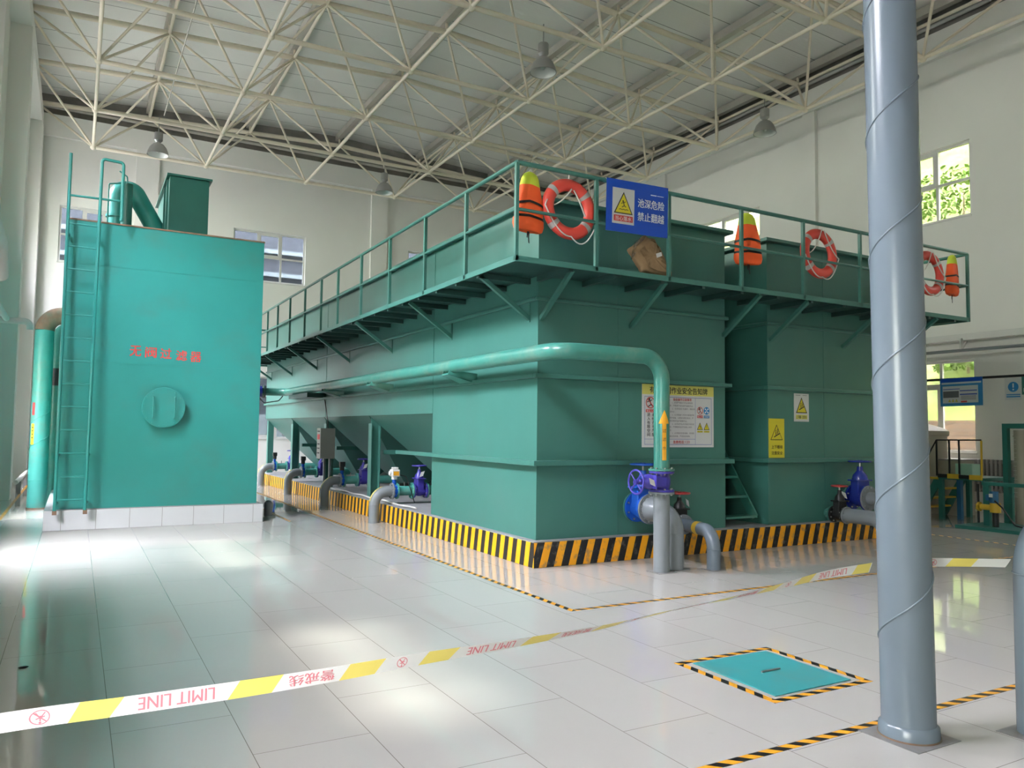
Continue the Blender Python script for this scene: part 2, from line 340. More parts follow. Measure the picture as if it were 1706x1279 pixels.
_TX = {}
def glyphs(s_, bold=0.0, res=2):
    key = (s_, bold, res)
    if key not in _TX:
        c = bpy.data.curves.new('lettering', 'FONT'); c.body = s_; c.resolution_u = res
        o = bpy.data.objects.new('lettering', c); COL.objects.link(o)
        m = bpy.data.meshes.new_from_object(o.evaluated_get(bpy.context.evaluated_depsgraph_get()))
        vs = [(v.co.x, v.co.y) for v in m.vertices]; fs = [tuple(p.vertices) for p in m.polygons]
        bpy.data.objects.remove(o); bpy.data.curves.remove(c); bpy.data.meshes.remove(m)
        _TX[key] = (vs, fs)
    return _TX[key]
class Board:
    """flat graphics on a plane: origin, right, up, normal; everything lands in one mesh"""
    def __init__(s, o, r, u): s.o, s.r, s.u = V(o), V(r).normalized(), V(u).normalized(); s.n = s.r.cross(s.u); s.mb = MB(); s.mats = []
    def mi(s, m):
        if m not in s.mats: s.mats.append(m)
        return s.mats.index(m)
    def P(s, x, y, l): return s.o+s.r*x+s.u*y+s.n*(0.0012*l)
    def poly(s, pts, m, l=1): s.mb.poly([s.P(x, y, l) for x, y in pts], s.mi(m)); return s
    def rect(s, x0, y0, x1, y1, m, l=1): return s.poly([(x0, y0), (x1, y0), (x1, y1), (x0, y1)], m, l)
    def frame(s, x0, y0, x1, y1, t, m, l=1):
        s.rect(x0, y0, x1, y0+t, m, l); s.rect(x0, y1-t, x1, y1, m, l); s.rect(x0, y0+t, x0+t, y1-t, m, l); s.rect(x1-t, y0+t, x1, y1-t, m, l); return s
    def disc(s, x, y, r, m, l=1, n=28): return s.poly([(x+r*math.cos(2*PI*k/n), y+r*math.sin(2*PI*k/n)) for k in range(n)], m, l)
    def ring(s, x, y, r, t, m, l=1, n=28):
        for k in range(n):
            a, b = 2*PI*k/n, 2*PI*(k+1)/n
            s.poly([(x+(r-t)*math.cos(a), y+(r-t)*math.sin(a)), (x+r*math.cos(a), y+r*math.sin(a)), (x+r*math.cos(b), y+r*math.sin(b)), (x+(r-t)*math.cos(b), y+(r-t)*math.sin(b))], m, l)
        return s
    def line(s, x0, y0, x1, y1, t, m, l=1):
        d = V((x1-x0, y1-y0)); d = d.normalized()*t/2; return s.poly([(x0-d.y, y0+d.x), (x0+d.y, y0-d.x), (x1+d.y, y1-d.x), (x1-d.y, y1+d.x)], m, l)
    def tri(s, x, y, wd, h, m, edge='ink_black', t=0.05, l=1):
        k = t*wd; s.poly([(x-wd/2, y), (x+wd/2, y), (x, y+h)], edge, l); s.poly([(x-wd/2+1.7*k, y+k), (x+wd/2-1.7*k, y+k), (x, y+h-2.1*k)], m, l+1); return s
    def text(s, t, x, y, h, m, l=2, wd=None, bold=0.0, res=2, center=True):
        vs, fs = glyphs(t, bold, res); xs = [p[0] for p in vs]; ys = [p[1] for p in vs]
        k = h/(max(ys)-min(ys)); kx = k if wd is None else wd/(max(xs)-min(xs)); cx = (min(xs)+max(xs))/2 if center else min(xs); cy = (min(ys)+max(ys))/2
        e_ = bold*h*0.55
        for q, (dx, dy) in enumerate(((0, 0),) if not bold else ((-e_, -e_*0.6), (e_, e_*0.6), (-e_, e_*0.6), (e_, -e_*0.6))):
            s.mb.add([s.P(x+dx+(p[0]-cx)*kx, y+dy+(p[1]-cy)*k, l+0.12*q) for p in vs], fs, s.mi(m))
        return s
    def build(s, name, parent): return s.mb.build(name, s.mats, parent)

# ------------------------------------------------------------------ the setting
XL, XR, YB, YF = -6.30, 12.10, 18.50, -13.0
ZT = 10.75
def roof_z(x): return 11.86-abs(x-2.9)*0.05
f = MB(); f.poly([(XL-0.3, YF-0.3, 0), (XR+0.3, YF-0.3, 0), (XR+0.3, YB+0.3, 0), (XL-0.3, YB+0.3, 0)]); struct(f.build('floor', 'floor_tile'))
def wall(name, axis, c, t, lo, hi, holes, z1=ZT):
    us = sorted({lo, hi}|{h[0] for h in holes}|{h[1] for h in holes}); zs = sorted({0, z1}|{h[2] for h in holes}|{h[3] for h in holes}); m = MB()
    P = (lambda u, k, z: (k, u, z)) if axis == 'x' else (lambda u, k, z: (u, k, z))
    for i in range(len(us)-1):
        for j in range(len(zs)-1):
            u0, u1, z0, z1_ = us[i], us[i+1], zs[j], zs[j+1]; um, zm = (u0+u1)/2, (z0+z1_)/2
            if any(h[0] < um < h[1] and h[2] < zm < h[3] for h in holes): continue
            for k in (c, c+t): m.poly([P(u0, k, z0), P(u1, k, z0), P(u1, k, z1_), P(u0, k, z1_)])
    for h in holes+[(lo, hi, 0, z1)]:
        a, b, z0, z1_ = h
        for q in (((a, z0), (b, z0)), ((b, z0), (b, z1_)), ((b, z1_), (a, z1_)), ((a, z1_), (a, z0))):
            m.poly([P(q[0][0], c, q[0][1]), P(q[1][0], c, q[1][1]), P(q[1][0], c+t, q[1][1]), P(q[0][0], c+t, q[0][1])])
    return struct(m.build(name, 'wall_white'))
LO, UP = (1.24, 3.27), (6.42, 8.10)
YS = [(-9.15, -6.8), (-4.14, -1.79), (1.86, 4.21), (7.86, 10.21), (14.0, 16.3)]
holesL = [(a, b, *UP) for a, b in YS if -5 < a < 12 and a != 1.86]+[(13.4, 16.6, 6.2, 8.5)]+[(1.2, 3.65, 6.2, 8.2), (-9.15, -6.8, *LO), (2.7, 4.21, 1.24, 2.75)]+[(7.7, 8.8, *LO), (14.3, 16.0, *LO)]  # unseen left windows
holesR = [(a, b, *z) for a, b in YS[1:4] for z in (LO, UP)]
XB = [(-5.39, -3.55), (-0.47, 1.88), (5.6, 7.95)]
holesB = [(a, b, *z) for a, b in XB for z in (LO, UP)]
holesF = []
wall('wall_left', 'x', XL, -0.24, YF, YB, holesL); wall('wall_right', 'x', XR, 0.24, YF, YB, holesR)
wall('wall_back', 'y', YB, 0.24, XL, XR, holesB); wall('wall_front', 'y', YF, -0.24, XL, XR, holesF)
# ring beams, ledges and pilasters
tn = [0]
def trim(mb, m='wall_white', bev=0.0):
    tn[0] += 1; return struct(mb.build('trim_%d' % tn[0], m, None, bev))
trim(MB().box(XL, XR, YB-0.12, YB, 10.1, ZT)); trim(MB().box(XR-0.12, XR, YF, YB-0.12, 10.15, ZT))
trim(MB().box(XL, XL+0.40, YF, YB-0.12, 10.3, ZT))
for y in (-11.95, -5.95, 0.05, 6.05, 12.05, 18.1): trim(MB().box(XL, XL+0.42, y-0.3, y+0.3, 0, 10.3))
for y in (-5.95, 0.05, 6.05, 12.05): trim(MB().box(XR-0.10, XR, y-0.2, y+0.2, 0, 10.15))
for a, b in ((-3.40, -2.75), (4.15, 4.75)): trim(MB().box(a, b, YB-0.12, YB, 0, 10.1))
# dark recess under the eaves
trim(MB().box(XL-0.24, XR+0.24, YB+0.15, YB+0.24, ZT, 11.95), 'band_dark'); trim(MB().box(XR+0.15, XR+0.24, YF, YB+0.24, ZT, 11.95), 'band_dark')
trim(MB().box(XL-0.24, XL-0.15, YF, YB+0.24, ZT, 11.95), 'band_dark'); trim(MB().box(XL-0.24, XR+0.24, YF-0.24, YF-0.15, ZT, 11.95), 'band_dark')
trim(MB().tube([(XL, YB-0.02, 11.0), (XR, YB-0.02, 11.0)], 0.05, 10), 'purlin'); trim(MB().tube([(XR+0.02, YF, 11.0), (XR+0.02, YB, 11.0)], 0.05, 10), 'white_pipe')
c = MB()
for a, b in ((XL-0.3, 2.9), (2.9, XR+0.3)): c.prism([(a, YF-0.3, roof_z(a)), (b, YF-0.3, roof_z(b)), (b, YF-0.3, roof_z(b)+0.12), (a, YF-0.3, roof_z(a)+0.12)], (0, YB-YF+0.6, 0))
struct(c.build('ceiling', 'roof_panel'))

wn = [0]
def window(axis, c, u0, u1, z0, z1, gl, transom=None):
    """frame in the middle of the wall thickness: outer frame, mullions, one opening sash, panes"""
    wn[0] += 1
    P = (lambda u, k, z: (k, u, z)) if axis == 'x' else (lambda u, k, z: (u, k, z))
    def bx(mb, a, b, k0, k1, za, zb):
        p, q = P(a, k0, za), P(b, k1, zb); mb.box(min(p[0], q[0]), max(p[0], q[0]), min(p[1], q[1]), max(p[1], q[1]), za, zb)
    root = bpy.data.objects.new('window_%d' % wn[0], None); COL.objects.link(root); root.location = P((u0+u1)/2, c, z0); OFF[root.as_pointer()] = V(root.location); root['kind'] = 'structure'
    zt = transom or (z0+z1)/2; t = 0.055; us = [u0, u0+(u1-u0)*0.34, u0+(u1-u0)*0.66, u1]
    m = MB()
    bx(m, u0, u1, c-0.04, c+0.04, z0, z0+t); bx(m, u0, u1, c-0.04, c+0.04, z1-t, z1); bx(m, u0, u0+t, c-0.04, c+0.04, z0+t, z1-t); bx(m, u1-t, u1, c-0.04, c+0.04, z0+t, z1-t)
    m.build('window_frame', 'window_frame', root)
    m = MB(); bx(m, u0+t, u1-t, c-0.03, c+0.03, zt-0.03, zt+0.03)
    for u in us[1:3]: bx(m, u-0.03, u+0.03, c-0.03, c+0.03, z0+t, zt-0.03); bx(m, u-0.03, u+0.03, c-0.03, c+0.03, zt+0.03, z1-t)
    m.build('mullion', 'window_frame', root)
    m = MB(); za, zb = (zt+0.03, z1-t) if z0 > 4 else (z0+t, zt-0.03); a, b = us[1]+0.03, us[2]-0.03
    bx(m, a, b, c-0.035, c+0.035, za, za+0.06); bx(m, a, b, c-0.035, c+0.035, zb-0.06, zb); bx(m, a, a+0.06, c-0.035, c+0.035, za+0.06, zb-0.06); bx(m, b-0.06, b, c-0.035, c+0.035, za+0.06, zb-0.06)
    m.build('sash', 'window_frame', root)
    for i in range(3):
        for za, zb in ((z0+t, zt), (zt, z1-t)):
            m = MB(); bx(m, us[i]+0.02, us[i+1]-0.02, c-0.004, c+0.004, za, zb); m.build('pane', gl, root)
    m = MB(); bx(m, u0-0.02, u1+0.02, c-0.14, c+0.14, z0-0.03, z0+0.004); m.build('window_sill', 'window_frame', root)
for h in holesL: window('x', XL-0.12, *h, 'glass_clear', None); portal((XL-0.3, (h[0]+h[1])/2, (h[2]+h[3])/2), (1, 0, 0), h[1]-h[0], h[3]-h[2])
for h in holesR: window('x', XR+0.12, *h, 'glass_tint', 2.72 if h[2] < 4 else None)
for h in holesB: window('y', YB+0.12, *h, 'glass_blue', 2.72 if h[2] < 4 else None)
for h in holesF: window('y', YF-0.12, *h, 'glass_clear', 2.9 if h[2] < 4 else None); portal(((h[0]+h[1])/2, YF-0.3, (h[2]+h[3])/2), (0, 1, 0), h[1]-h[0], h[3]-h[2])

# ------------------------------------------------------------------ outside
g = MB(); g.box(-60, 60, -60, 60, -0.5, -0.25); struct(g.build('ground', 'ground_out'))
h_ = MB(); N1, N2 = 44, 40; pts = []
for i in range(N1+1):
    for j in range(N2+1):
        x = 15.3+i*0.55; y = -10+j*1.0; z = 1.95+(x-15.3)*0.72+0.5*noise.noise(V((x*0.4, y*0.4, 0)))+0.25*noise.noise(V((x*1.3, y*1.3, 3)))
        if i == 0: z = 1.9
        pts.append((x, y, z))
h_.add(pts, [(i*(N2+1)+j, (i+1)*(N2+1)+j, (i+1)*(N2+1)+j+1, i*(N2+1)+j+1) for i in range(N1) for j in range(N2)], 0, True); struct(h_.build('hillside_ground', 'grass'))
struct(MB().box(14.95, 15.35, -10, 30, -0.3, 2.0).build('retaining_wall', 'brick'))
def shrub(x, y, s, label):
    m = MB(); z = 1.95+(x-15.3)*0.72
    rnd = random.Random(int(x*77+y*13))
    for k in range(1100):
        a = rnd.uniform(0, 2*PI); b = math.acos(rnd.uniform(-0.3, 1)); r = s*rnd.uniform(0.55, 1.0)
        p = V((x+r*math.sin(b)*math.cos(a), y+r*math.sin(b)*math.sin(a), z+s*0.35+r*math.cos(b)*0.9)); d = V((rnd.uniform(-1, 1), rnd.uniform(-1, 1), rnd.uniform(-1, 1))).normalized()*min(s, 1.5)*0.085; e_ = d.cross(V((rnd.uniform(-1, 1), rnd.uniform(-1, 1), 1))).normalized()*min(s, 1.5)*0.05
        m.add([p-d, p+e_, p+d, p-e_], [(0, 1, 2, 3)])
    t = thing('shrub', label, 'shrub', (x, y, z)); m.build('foliage', 'leaf', t)
    MB().tube([(x, y, z-0.4), (x+0.05, y, z+s*0.7)], [0.06, 0.03], 6).build('trunk', 'bark', t)
shrub(20.0, 2.9, 1.5, 'leafy shrub on the slope outside the upper right window, nearer the front pillar')
shrub(21.5, 5.6, 1.9, 'big bushy shrub on the slope behind the upper window beside the grey pillar')
shrub(20.5, 12.0, 1.6, 'rounded shrub outside the high window behind the middle life vest')
shrub(27.5, 6.5, 2.4, 'tall bushy tree high on the slope, filling the upper right window')
shrub(26.5, 10.5, 2.2, 'bushy tree high on the slope, left part of the upper right window view')
shrub(28.5, 16.5, 2.4, 'bushy tree high on the slope behind the middle life vest window')
shrub(17.2, 5.0, 0.9, 'low shrub above the brick retaining wall outside the lower window')
nb = thing('neighbour_building', 'grey-blue neighbouring building with pale ledges seen through the back windows', 'building', (-1, 23, -0.25))
MB().box(-12, 14, 23, 26, -0.25, 12).build('facade', 'neighbour', nb)
for z in (0.6, 4.6, 6.75, 7.45, 8.35): MB().box(-12, 14, 22.8, 23, z, z+(1.5 if z < 5 else 0.16)).build('ledge', 'neighbour_light', nb)

# ------------------------------------------------------------------ space frame roof structure
def in_view(p):
    d = V(p)-CAM; z = d.dot(fwd)
    return z > 0.3 and abs(d.dot(r2)/z*FPX) < 900 and abs(d.dot(u2)/z*FPX) < 700
SF = thing('space_frame', 'cream steel tube space frame of chords and diagonals under the roof', 'roof truss', (2.9, 6.3, 9.45))
LX = [-4.6+3*i for i in range(6)]; LY = [-4.2+3*j for j in range(8)]; UX = [-6.1+3*i for i in range(7)]; UY = [-2.7+3*j for j in range(8)]
ZL = 9.45
def zu(x): return 11.41-abs(x-2.9)*0.047
Ln = {(i, j): V((LX[i], LY[j], ZL)) for i in range(6) for j in range(8)}; Un = {(i, j): V((UX[i], UY[j], zu(UX[i]))) for i in range(7) for j in range(8)}
def bars(name, lst, r, m='truss', limit=100):
    lst = sorted(lst, key=lambda s: (0 if in_view((s[0]+s[1])/2) else 1, ((s[0]+s[1])/2-CAM).length))
    for a, b in lst[:limit]: MB().tube([a, b], r, 10).build(name, m, SF)
    if len(lst) > limit:
        mb = MB()
        for a, b in lst[limit:]: mb.tube([a, b], r, 8)
        mb.build(name, m, SF)['kind'] = 'stuff'
bars('lower_chord', [(Ln[i, j], Ln[i+1, j]) for i in range(5) for j in range(8)], 0.052); bars('lower_chord', [(Ln[i, j], Ln[i, j+1]) for i in range(6) for j in range(7)], 0.040)
bars('upper_chord', [(Un[i, j], Un[i+1, j]) for i in range(6) for j in range(8)], 0.070); bars('upper_chord', [(Un[i, j], Un[i, j+1]) for i in range(7) for j in range(7)], 0.042)
dg = []
for (i, j), p in Ln.items():
    for di in (0, 1):
        for dj in (0, -1):
            if (i+di, j+dj) in Un: dg.append((p, Un[i+di, j+dj]))
bars('diagonal', dg, 0.031)
nodes = sorted([p for p in list(Ln.values())+list(Un.values())], key=lambda p: (0 if in_view(p) else 1, (p-CAM).length))
for p in nodes[:100]: MB().sphere(p, 0.085, 12).build('node_ball', 'truss', SF)
mb = MB(); [mb.sphere(p, 0.085, 8) for p in nodes[100:]]; mb.build('node_ball', 'truss', SF)['kind'] = 'stuff'
for i, x in enumerate(UX):
    side = 'over the left wall' if i == 0 else 'over the right wall' if i == 6 else 'at the roof ridge' if i == 3 else '%s of the ridge' % {1: 'second bay left', 2: 'first bay left', 4: 'first bay right', 5: 'second bay right'}[i]
    t = thing('roof_purlin', 'steel channel purlin under the roof panels, %s' % side, 'purlin', (x, 6, roof_z(x)-0.02))
    m = MB(); z1 = roof_z(x)-0.03; m.box(x-0.09, x-0.075, YF+0.1, YB, z1-0.2, z1); m.box(x-0.075, x+0.075, YF+0.1, YB, z1-0.015, z1); m.box(x-0.075, x+0.075, YF+0.1, YB, z1-0.2, z1-0.185); m.build('channel', 'purlin', t)
    m = MB(); [m.cyl(Un[i, j], (x, UY[j], z1-0.2), 0.035, 8) for j in range(8)]; m.build('stub_post', 'truss', t)
tag(MB().tube([(-3.04, -6, 9.62), (-3.04, 13.75, 9.62)], 0.014, 8).build('conduit', 'purlin'), 'thin grey cable conduit running towards the far left lamp under the roof', 'conduit')

# high bay lamps
def make_lamp():
    t = thing('high_bay_lamp', '', 'lamp', (0, 0, 0), 'high bay lamps under the roof')
    MB().tube([(0, 0, 0.30), (0, 0, 0.72)], 0.011, 8).build('hanger_rod', 'alu_grey', t)
    MB().lathe([(0, 0.32), (0.10, 0.32), (0.105, 0.30), (0.105, 0.12), (0.085, 0.10), (0.06, 0.07), (0.06, 0.0), (0, 0.0)], n=20).build('ballast_box', 'alu_grey', t)
    MB().lathe([(0.06, 0.03), (0.12, 0.0), (0.19, -0.08), (0.235, -0.18), (0.255, -0.26), (0.262, -0.26), (0.245, -0.18), (0.20, -0.07), (0.13, 0.015), (0.06, 0.045)], n=36).build('shade', 'alu_grey', t)
    MB().lathe([(0.0, -0.012), (0.11, -0.014), (0.18, -0.09), (0.225, -0.185), (0.246, -0.255)], n=36).build('reflector', 'lamp_inside', t)
    MB().sphere((0, 0, -0.12), 0.055, 12, 0, (1, 1, 1.5)).build('bulb', 'white_plastic', t); return t
lamp0 = make_lamp()
for k, (x, y, lb) in enumerate([(2.97, 4.8, 'grey dome high bay lamp hanging above the front tanks, largest of the lamps'), (-3.15, 13.8, 'grey dome high bay lamp above the teal filter, at a conduit end'), (2.97, 13.8, 'small grey dome lamp near the back wall, left of the orange vest'), (9.02, 4.8, 'grey dome high bay lamp near the right wall, beside the tall grey pillar')]):
    t = lamp0 if k == 0 else dup(lamp0); t.location = (x, y, 8.83); t['label'] = lb

# ------------------------------------------------------------------ plinth and tanks
TX, TY = 0.10, 0.12; YE = 15.45; X1 = 3.14; X2, X3 = 3.97, 7.0; ZP = 0.305
p = thing('tank_plinth', 'low concrete plinth with yellow and black hazard stripes under the green tanks', 'plinth', (0, 0, 0))
m = MB(); m.box(0.004, 7.2, 0.004, 15.7, 0, ZP); m.build('plinth_body', 'concrete', p)
MB().box(0.004, 7.2, -0.002, 0.004, 0.004, ZP-0.012).build('front_stripes', 'hazard_front', p); MB().box(-0.002, 0.004, -0.002, 15.7, 0.004, ZP-0.012).build('side_stripes', 'hazard_left', p)
def band(mb, x0, x1, y0, y1, z, t, h, sides):
    if 'f' in sides: mb.box(x0-t, x1+t, y0-t, y0, z-h, z)
    if 'l' in sides: mb.box(x0-t, x0, y0, y1, z-h, z)
    if 'r' in sides: mb.box(x1, x1+t, y0, y1, z-h, z)
def tank(name, label, x0, x1):
    t = thing(name, label, 'tank', (x0, TY, ZP)); yb = 3.25
    m = MB(); m.box(x0, x1, TY, YE, 1.85, 4.40); m.build('hull', 'green', t)
    m = MB(); m.box(x0, x1, TY, yb, ZP, 1.852); m.build('sump_casing', 'green', t)
    m = MB(); e_ = 0.09; m.box(x0-e_, x1+e_, TY-e_, TY+0.02, 4.385, 4.435); m.box(x0-e_, x1+e_, YE-0.02, YE+e_, 4.385, 4.435); m.box(x0-e_, x0+0.02, TY+0.02, YE-0.02, 4.385, 4.435); m.box(x1-0.02, x1+e_, TY+0.02, YE-0.02, 4.385, 4.435)
    m.build('rim', 'green', t, 0.006)
    m = MB(); m.box(x0-0.045, x1+0.045, TY-0.045, TY, 3.17, 3.22); m.box(x0-0.045, x0, TY, YE, 3.17, 3.22); m.box(x1, x1+0.045, TY, YE, 3.17, 3.22); m.build('stiffener_band', 'green', t, 0.02, 3)
    m = MB(); m.box(x0-0.07, x1+0.07, TY-0.07, TY, 2.235, 2.285); m.box(x0-0.07, x0, TY, YE, 2.235, 2.285); m.box(x1, x1+0.07, TY, YE, 2.235, 2.285); m.build('stiffener_band', 'green', t, 0.006)
    m = MB(); m.box(x0-0.09, x1+0.09, TY-0.09, TY, 1.185, 1.245); m.box(x1, x1+0.09, TY, yb, 1.185, 1.245)
    m.prism([(x0-0.09, TY, 1.185), (x0-0.09, yb+1.35, 1.185), (x0, yb+1.1, 1.185), (x0, TY, 1.185)], (0, 0, 0.06)); m.build('stiffener_band', 'green', t, 0.006)
    for y in (3.26, 9.2): MB().box(x0-0.006, x0, y-0.01, y+0.01, 1.85, 4.38).build('weld_seam', 'green', t)
    MB().box(x0+1.192, x0+1.208, TY-0.004, TY, ZP, 4.38).build('weld_seam', 'green', t)
    hp = (YE-yb)/4
    for k in range(4):
        a, b = yb+hp*k, yb+hp*(k+1); yc = (a+b)/2; xc = (x0+x1)/2; q = 0.28; zb = 0.48; m = MB()
        T = [(x0+0.01, a+0.01, 1.85), (x1-0.01, a+0.01, 1.85), (x1-0.01, b-0.01, 1.85), (x0+0.01, b-0.01, 1.85)]; B = [(xc-q, yc-q, zb), (xc+q, yc-q, zb), (xc+q, yc+q, zb), (xc-q, yc+q, zb)]
        m.add(T+B, [(0, 1, 5, 4), (1, 2, 6, 5), (2, 3, 7, 6), (3, 0, 4, 7), (4, 5, 6, 7)]); m.build('hopper', 'green', t)
        if k: 
            for x in (x0+0.13, x1-0.13):
                m = MB(); m.box(x-0.09, x-0.075, a-0.09, a+0.09, ZP, 1.70); m.box(x+0.075, x+0.09, a-0.09, a+0.09, ZP, 1.70); m.box(x-0.075, x+0.075, a-0.006, a+0.006, ZP, 1.84); m.build('support_post', 'green', t)
            MB().box(x0+0.3, x1-0.3, a-0.04, a+0.04, 1.12, 1.2).build('tie_beam', 'green', t)
    for x in (x0+0.13, x1-0.13): MB().box(x-0.08, x+0.08, YE-0.16, YE, ZP, 1.85).build('support_post', 'green', t)
    m = MB(); m.poly([(x0+0.05, TY+0.05, 4.2), (x1-0.05, TY+0.05, 4.2), (x1-0.05, YE-0.05, 4.2), (x0+0.05, YE-0.05, 4.2)])
    return t
tank('settling_tank', 'green steel settling tank on the near left, with hoppers along its left side', TX, X1)
tank('settling_tank', 'green steel settling tank on the right, behind the tall grey pillar', X2, X3)

# ------------------------------------------------------------------ walkway with railings around the tanks
WX0, WX1, WY0, WY1 = TX-0.74, 7.74, TY-0.74, 16.2
ZW = 3.49
wk = thing('tank_walkway', 'green steel walkway with railings bracketed around the top of both tanks', 'walkway', (WX0, WY0, 3.43))
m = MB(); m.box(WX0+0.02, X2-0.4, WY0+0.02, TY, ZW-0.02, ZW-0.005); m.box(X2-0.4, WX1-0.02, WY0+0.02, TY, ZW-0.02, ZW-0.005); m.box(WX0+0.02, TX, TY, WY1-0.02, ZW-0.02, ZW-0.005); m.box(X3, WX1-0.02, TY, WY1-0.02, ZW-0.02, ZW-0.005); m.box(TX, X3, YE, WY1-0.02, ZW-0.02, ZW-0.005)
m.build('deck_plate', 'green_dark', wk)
m = MB(); m.box(WX0, WX1, WY0, WY0+0.02, 3.43, ZW+0.004); m.build('edge_beam', 'green', wk, 0.003)
m = MB(); m.box(WX0, WX0+0.02, WY0+0.02, WY1, 3.43, ZW+0.004); m.build('edge_beam', 'green', wk, 0.003)
m = MB(); m.box(WX1-0.02, WX1, WY0+0.02, WY1, 3.43, ZW+0.004); m.build('edge_beam', 'green', wk, 0.003)
m = MB(); m.box(WX0+0.02, WX1-0.02, WY1-0.02, WY1, 3.43, ZW+0.004); m.build('edge_beam', 'green', wk, 0.003)
yj = [0.33+0.61*k for k in range(25)]
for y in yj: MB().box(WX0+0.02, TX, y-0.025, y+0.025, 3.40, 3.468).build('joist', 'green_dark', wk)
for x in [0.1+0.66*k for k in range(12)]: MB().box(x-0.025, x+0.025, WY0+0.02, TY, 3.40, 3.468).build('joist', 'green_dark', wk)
for y in (0.33, 2.60, 5.10, 7.55, 10.0, 12.4, 14.8):
    MB().bar((WX0+0.06, y, 3.43), (TX, y, 2.97), 0.05, 0.05).bar((TX-0.005, y, 3.2), (TX-0.005, y, 2.93), 0.05, 0.012, 0, (1, 0, 0)).build('brace', 'green', wk)
for x in (0.14, 1.50, 3.11, 4.03, 5.60, 6.95): MB().bar((x, WY0+0.06, 3.43), (x, TY, 2.95), 0.05, 0.05).build('brace', 'green', wk)
for y in (0.5, 2.6, 5.1, 7.5, 10, 12.4, 14.8): MB().bar((WX1-0.06, y, 3.43), (X3, y, 2.95), 0.05, 0.05).build('brace', 'green', wk)
ZR, ZM = 4.525, 4.01
PYL = [0.66+0.0, 1.95, 3.33, 4.70, 6.04, 7.16, 8.41, 9.72, 10.94, 12.06, 13.3, 14.6]
PXF = [0.435, 1.516, 2.732, 3.892, 5.08, 6.35]
for x, y in [(WX0+0.02, WY0+0.02), (WX1-0.02, WY0+0.02), (WX0+0.02, WY1-0.02), (WX1-0.02, WY1-0.02)]+[(WX0+0.02, y) for y in PYL]+[(x, WY0+0.02) for x in PXF]+[(WX1-0.02, y) for y in (1.2, 2.6, 4.0, 5.4, 6.8, 8.2, 9.6, 11, 12.4, 13.8)]+[(x, WY1-0.02) for x in (1, 2.4, 3.8, 5.2, 6.5)]:
    MB().box(x-0.02, x+0.02, y-0.02, y+0.02, 3.44, ZR).build('railing_post', 'green', wk)
for nm, z, r in (('top_rail', ZR, 0.026), ('mid_rail', ZM, 0.018)):
    for a, b in (((WX0+0.02, WY0+0.02, z), (WX1-0.02, WY0+0.02, z)), ((WX0+0.02, WY0+0.02, z), (WX0+0.02, WY1-0.02, z)), ((WX1-0.02, WY0+0.02, z), (WX1-0.02, WY1-0.02, z)), ((WX0+0.02, WY1-0.02, z), (WX1-0.02, WY1-0.02, z))):
        MB().tube([a, b], r, 10).build(nm, 'green', wk)

# stair between the tanks
st = thing('steel_stair', 'dark green steel stair rising between the two tanks', 'stair', (3.55, 0.4, ZP))
for x in (3.24, 3.87): MB().bar((x, 0.29, ZP+0.09), (x, 2.45, 3.45), 0.03, 0.14).build('stringer', 'pipe_green', st)
for k in range(11):
    z = 0.43+0.27*k; y = 0.27+(z-0.36)*0.70; MB().box(3.255, 3.855, y-0.10, y+0.10, z-0.03, z).build('tread', 'pipe_green', st)

# ------------------------------------------------------------------ pipework and valves
def handwheel(mb, c, axis, R, r, mi=0):
    x, y, d = frame_of(axis); c = V(c); mb.torus(c, axis, R, r, 32, 10, mi)
    for k in range(4): a = PI/4+PI/2*k; mb.tube([c, c+(x*math.cos(a)+y*math.sin(a))*R], r*0.8, 8, mi)
    mb.cyl(c-d*0.02, c+d*0.02, 0.03, 12, mi)
def gate_valve(label, group, body, wheel, R=0.14, L=0.26, H=0.42, WR=0.13, flip=False, card=True):
    """axis along local x, stem along local z"""
    t = thing('gate_valve', label, 'valve', (0, 0, 0), group)
    m = MB(); m.lathe([(0, -L/2), (R*0.62, -L/2), (R*0.62, -L*0.3), (R*0.72, -L*0.12), (R*0.72, L*0.12), (R*0.62, L*0.3), (R*0.62, L/2), (0, L/2)], axis=(1, 0, 0), n=24)
    hw = R*0.72; m.prism([(-L*0.26, -hw, 0), (L*0.26, -hw, 0), (L*0.26, hw, 0), (-L*0.26, hw, 0)], (0, 0, H*0.48)); m.build('valve_body', body, t, 0.018, 3)
    for s_ in (-1, 1): m = MB(); m.flange((s_*(L/2-0.012), 0, 0), (1, 0, 0), R, 0.024, 8, 0, 1); m.build('flange', [body, 'alu_grey'], t)
    m = MB(); m.box(-L*0.34, L*0.34, -R*0.92, R*0.92, H*0.46, H*0.50); m.lathe([(R*0.62, H*0.5), (R*0.55, H*0.62), (R*0.25, H*0.74), (R*0.22, H*0.86), (0, H*0.86)], n=20); m.build('bonnet', body, t, 0.005)
    MB().cyl((0, 0, H*0.84), (0, 0, H+0.02), 0.012, 10).build('stem', 'steel', t)
    m = MB(); handwheel(m, (0, 0, H), (0, 0, 1), WR, 0.012); m.build('handwheel', wheel, t)
    if card: MB().prism([(-L*0.2, -R*0.95, H*0.55), (-L*0.2+0.07, -R*0.95, H*0.60), (-L*0.2+0.10, -R*0.97, H*0.80), (-L*0.2+0.03, -R*0.97, H*0.75)], (0, 0.004, 0)).build('hang_tag', 'white_plastic', t)
    return t
def place(t, loc, rot=(0, 0, 0)): t.location = loc; t.rotation_euler = rot; return t

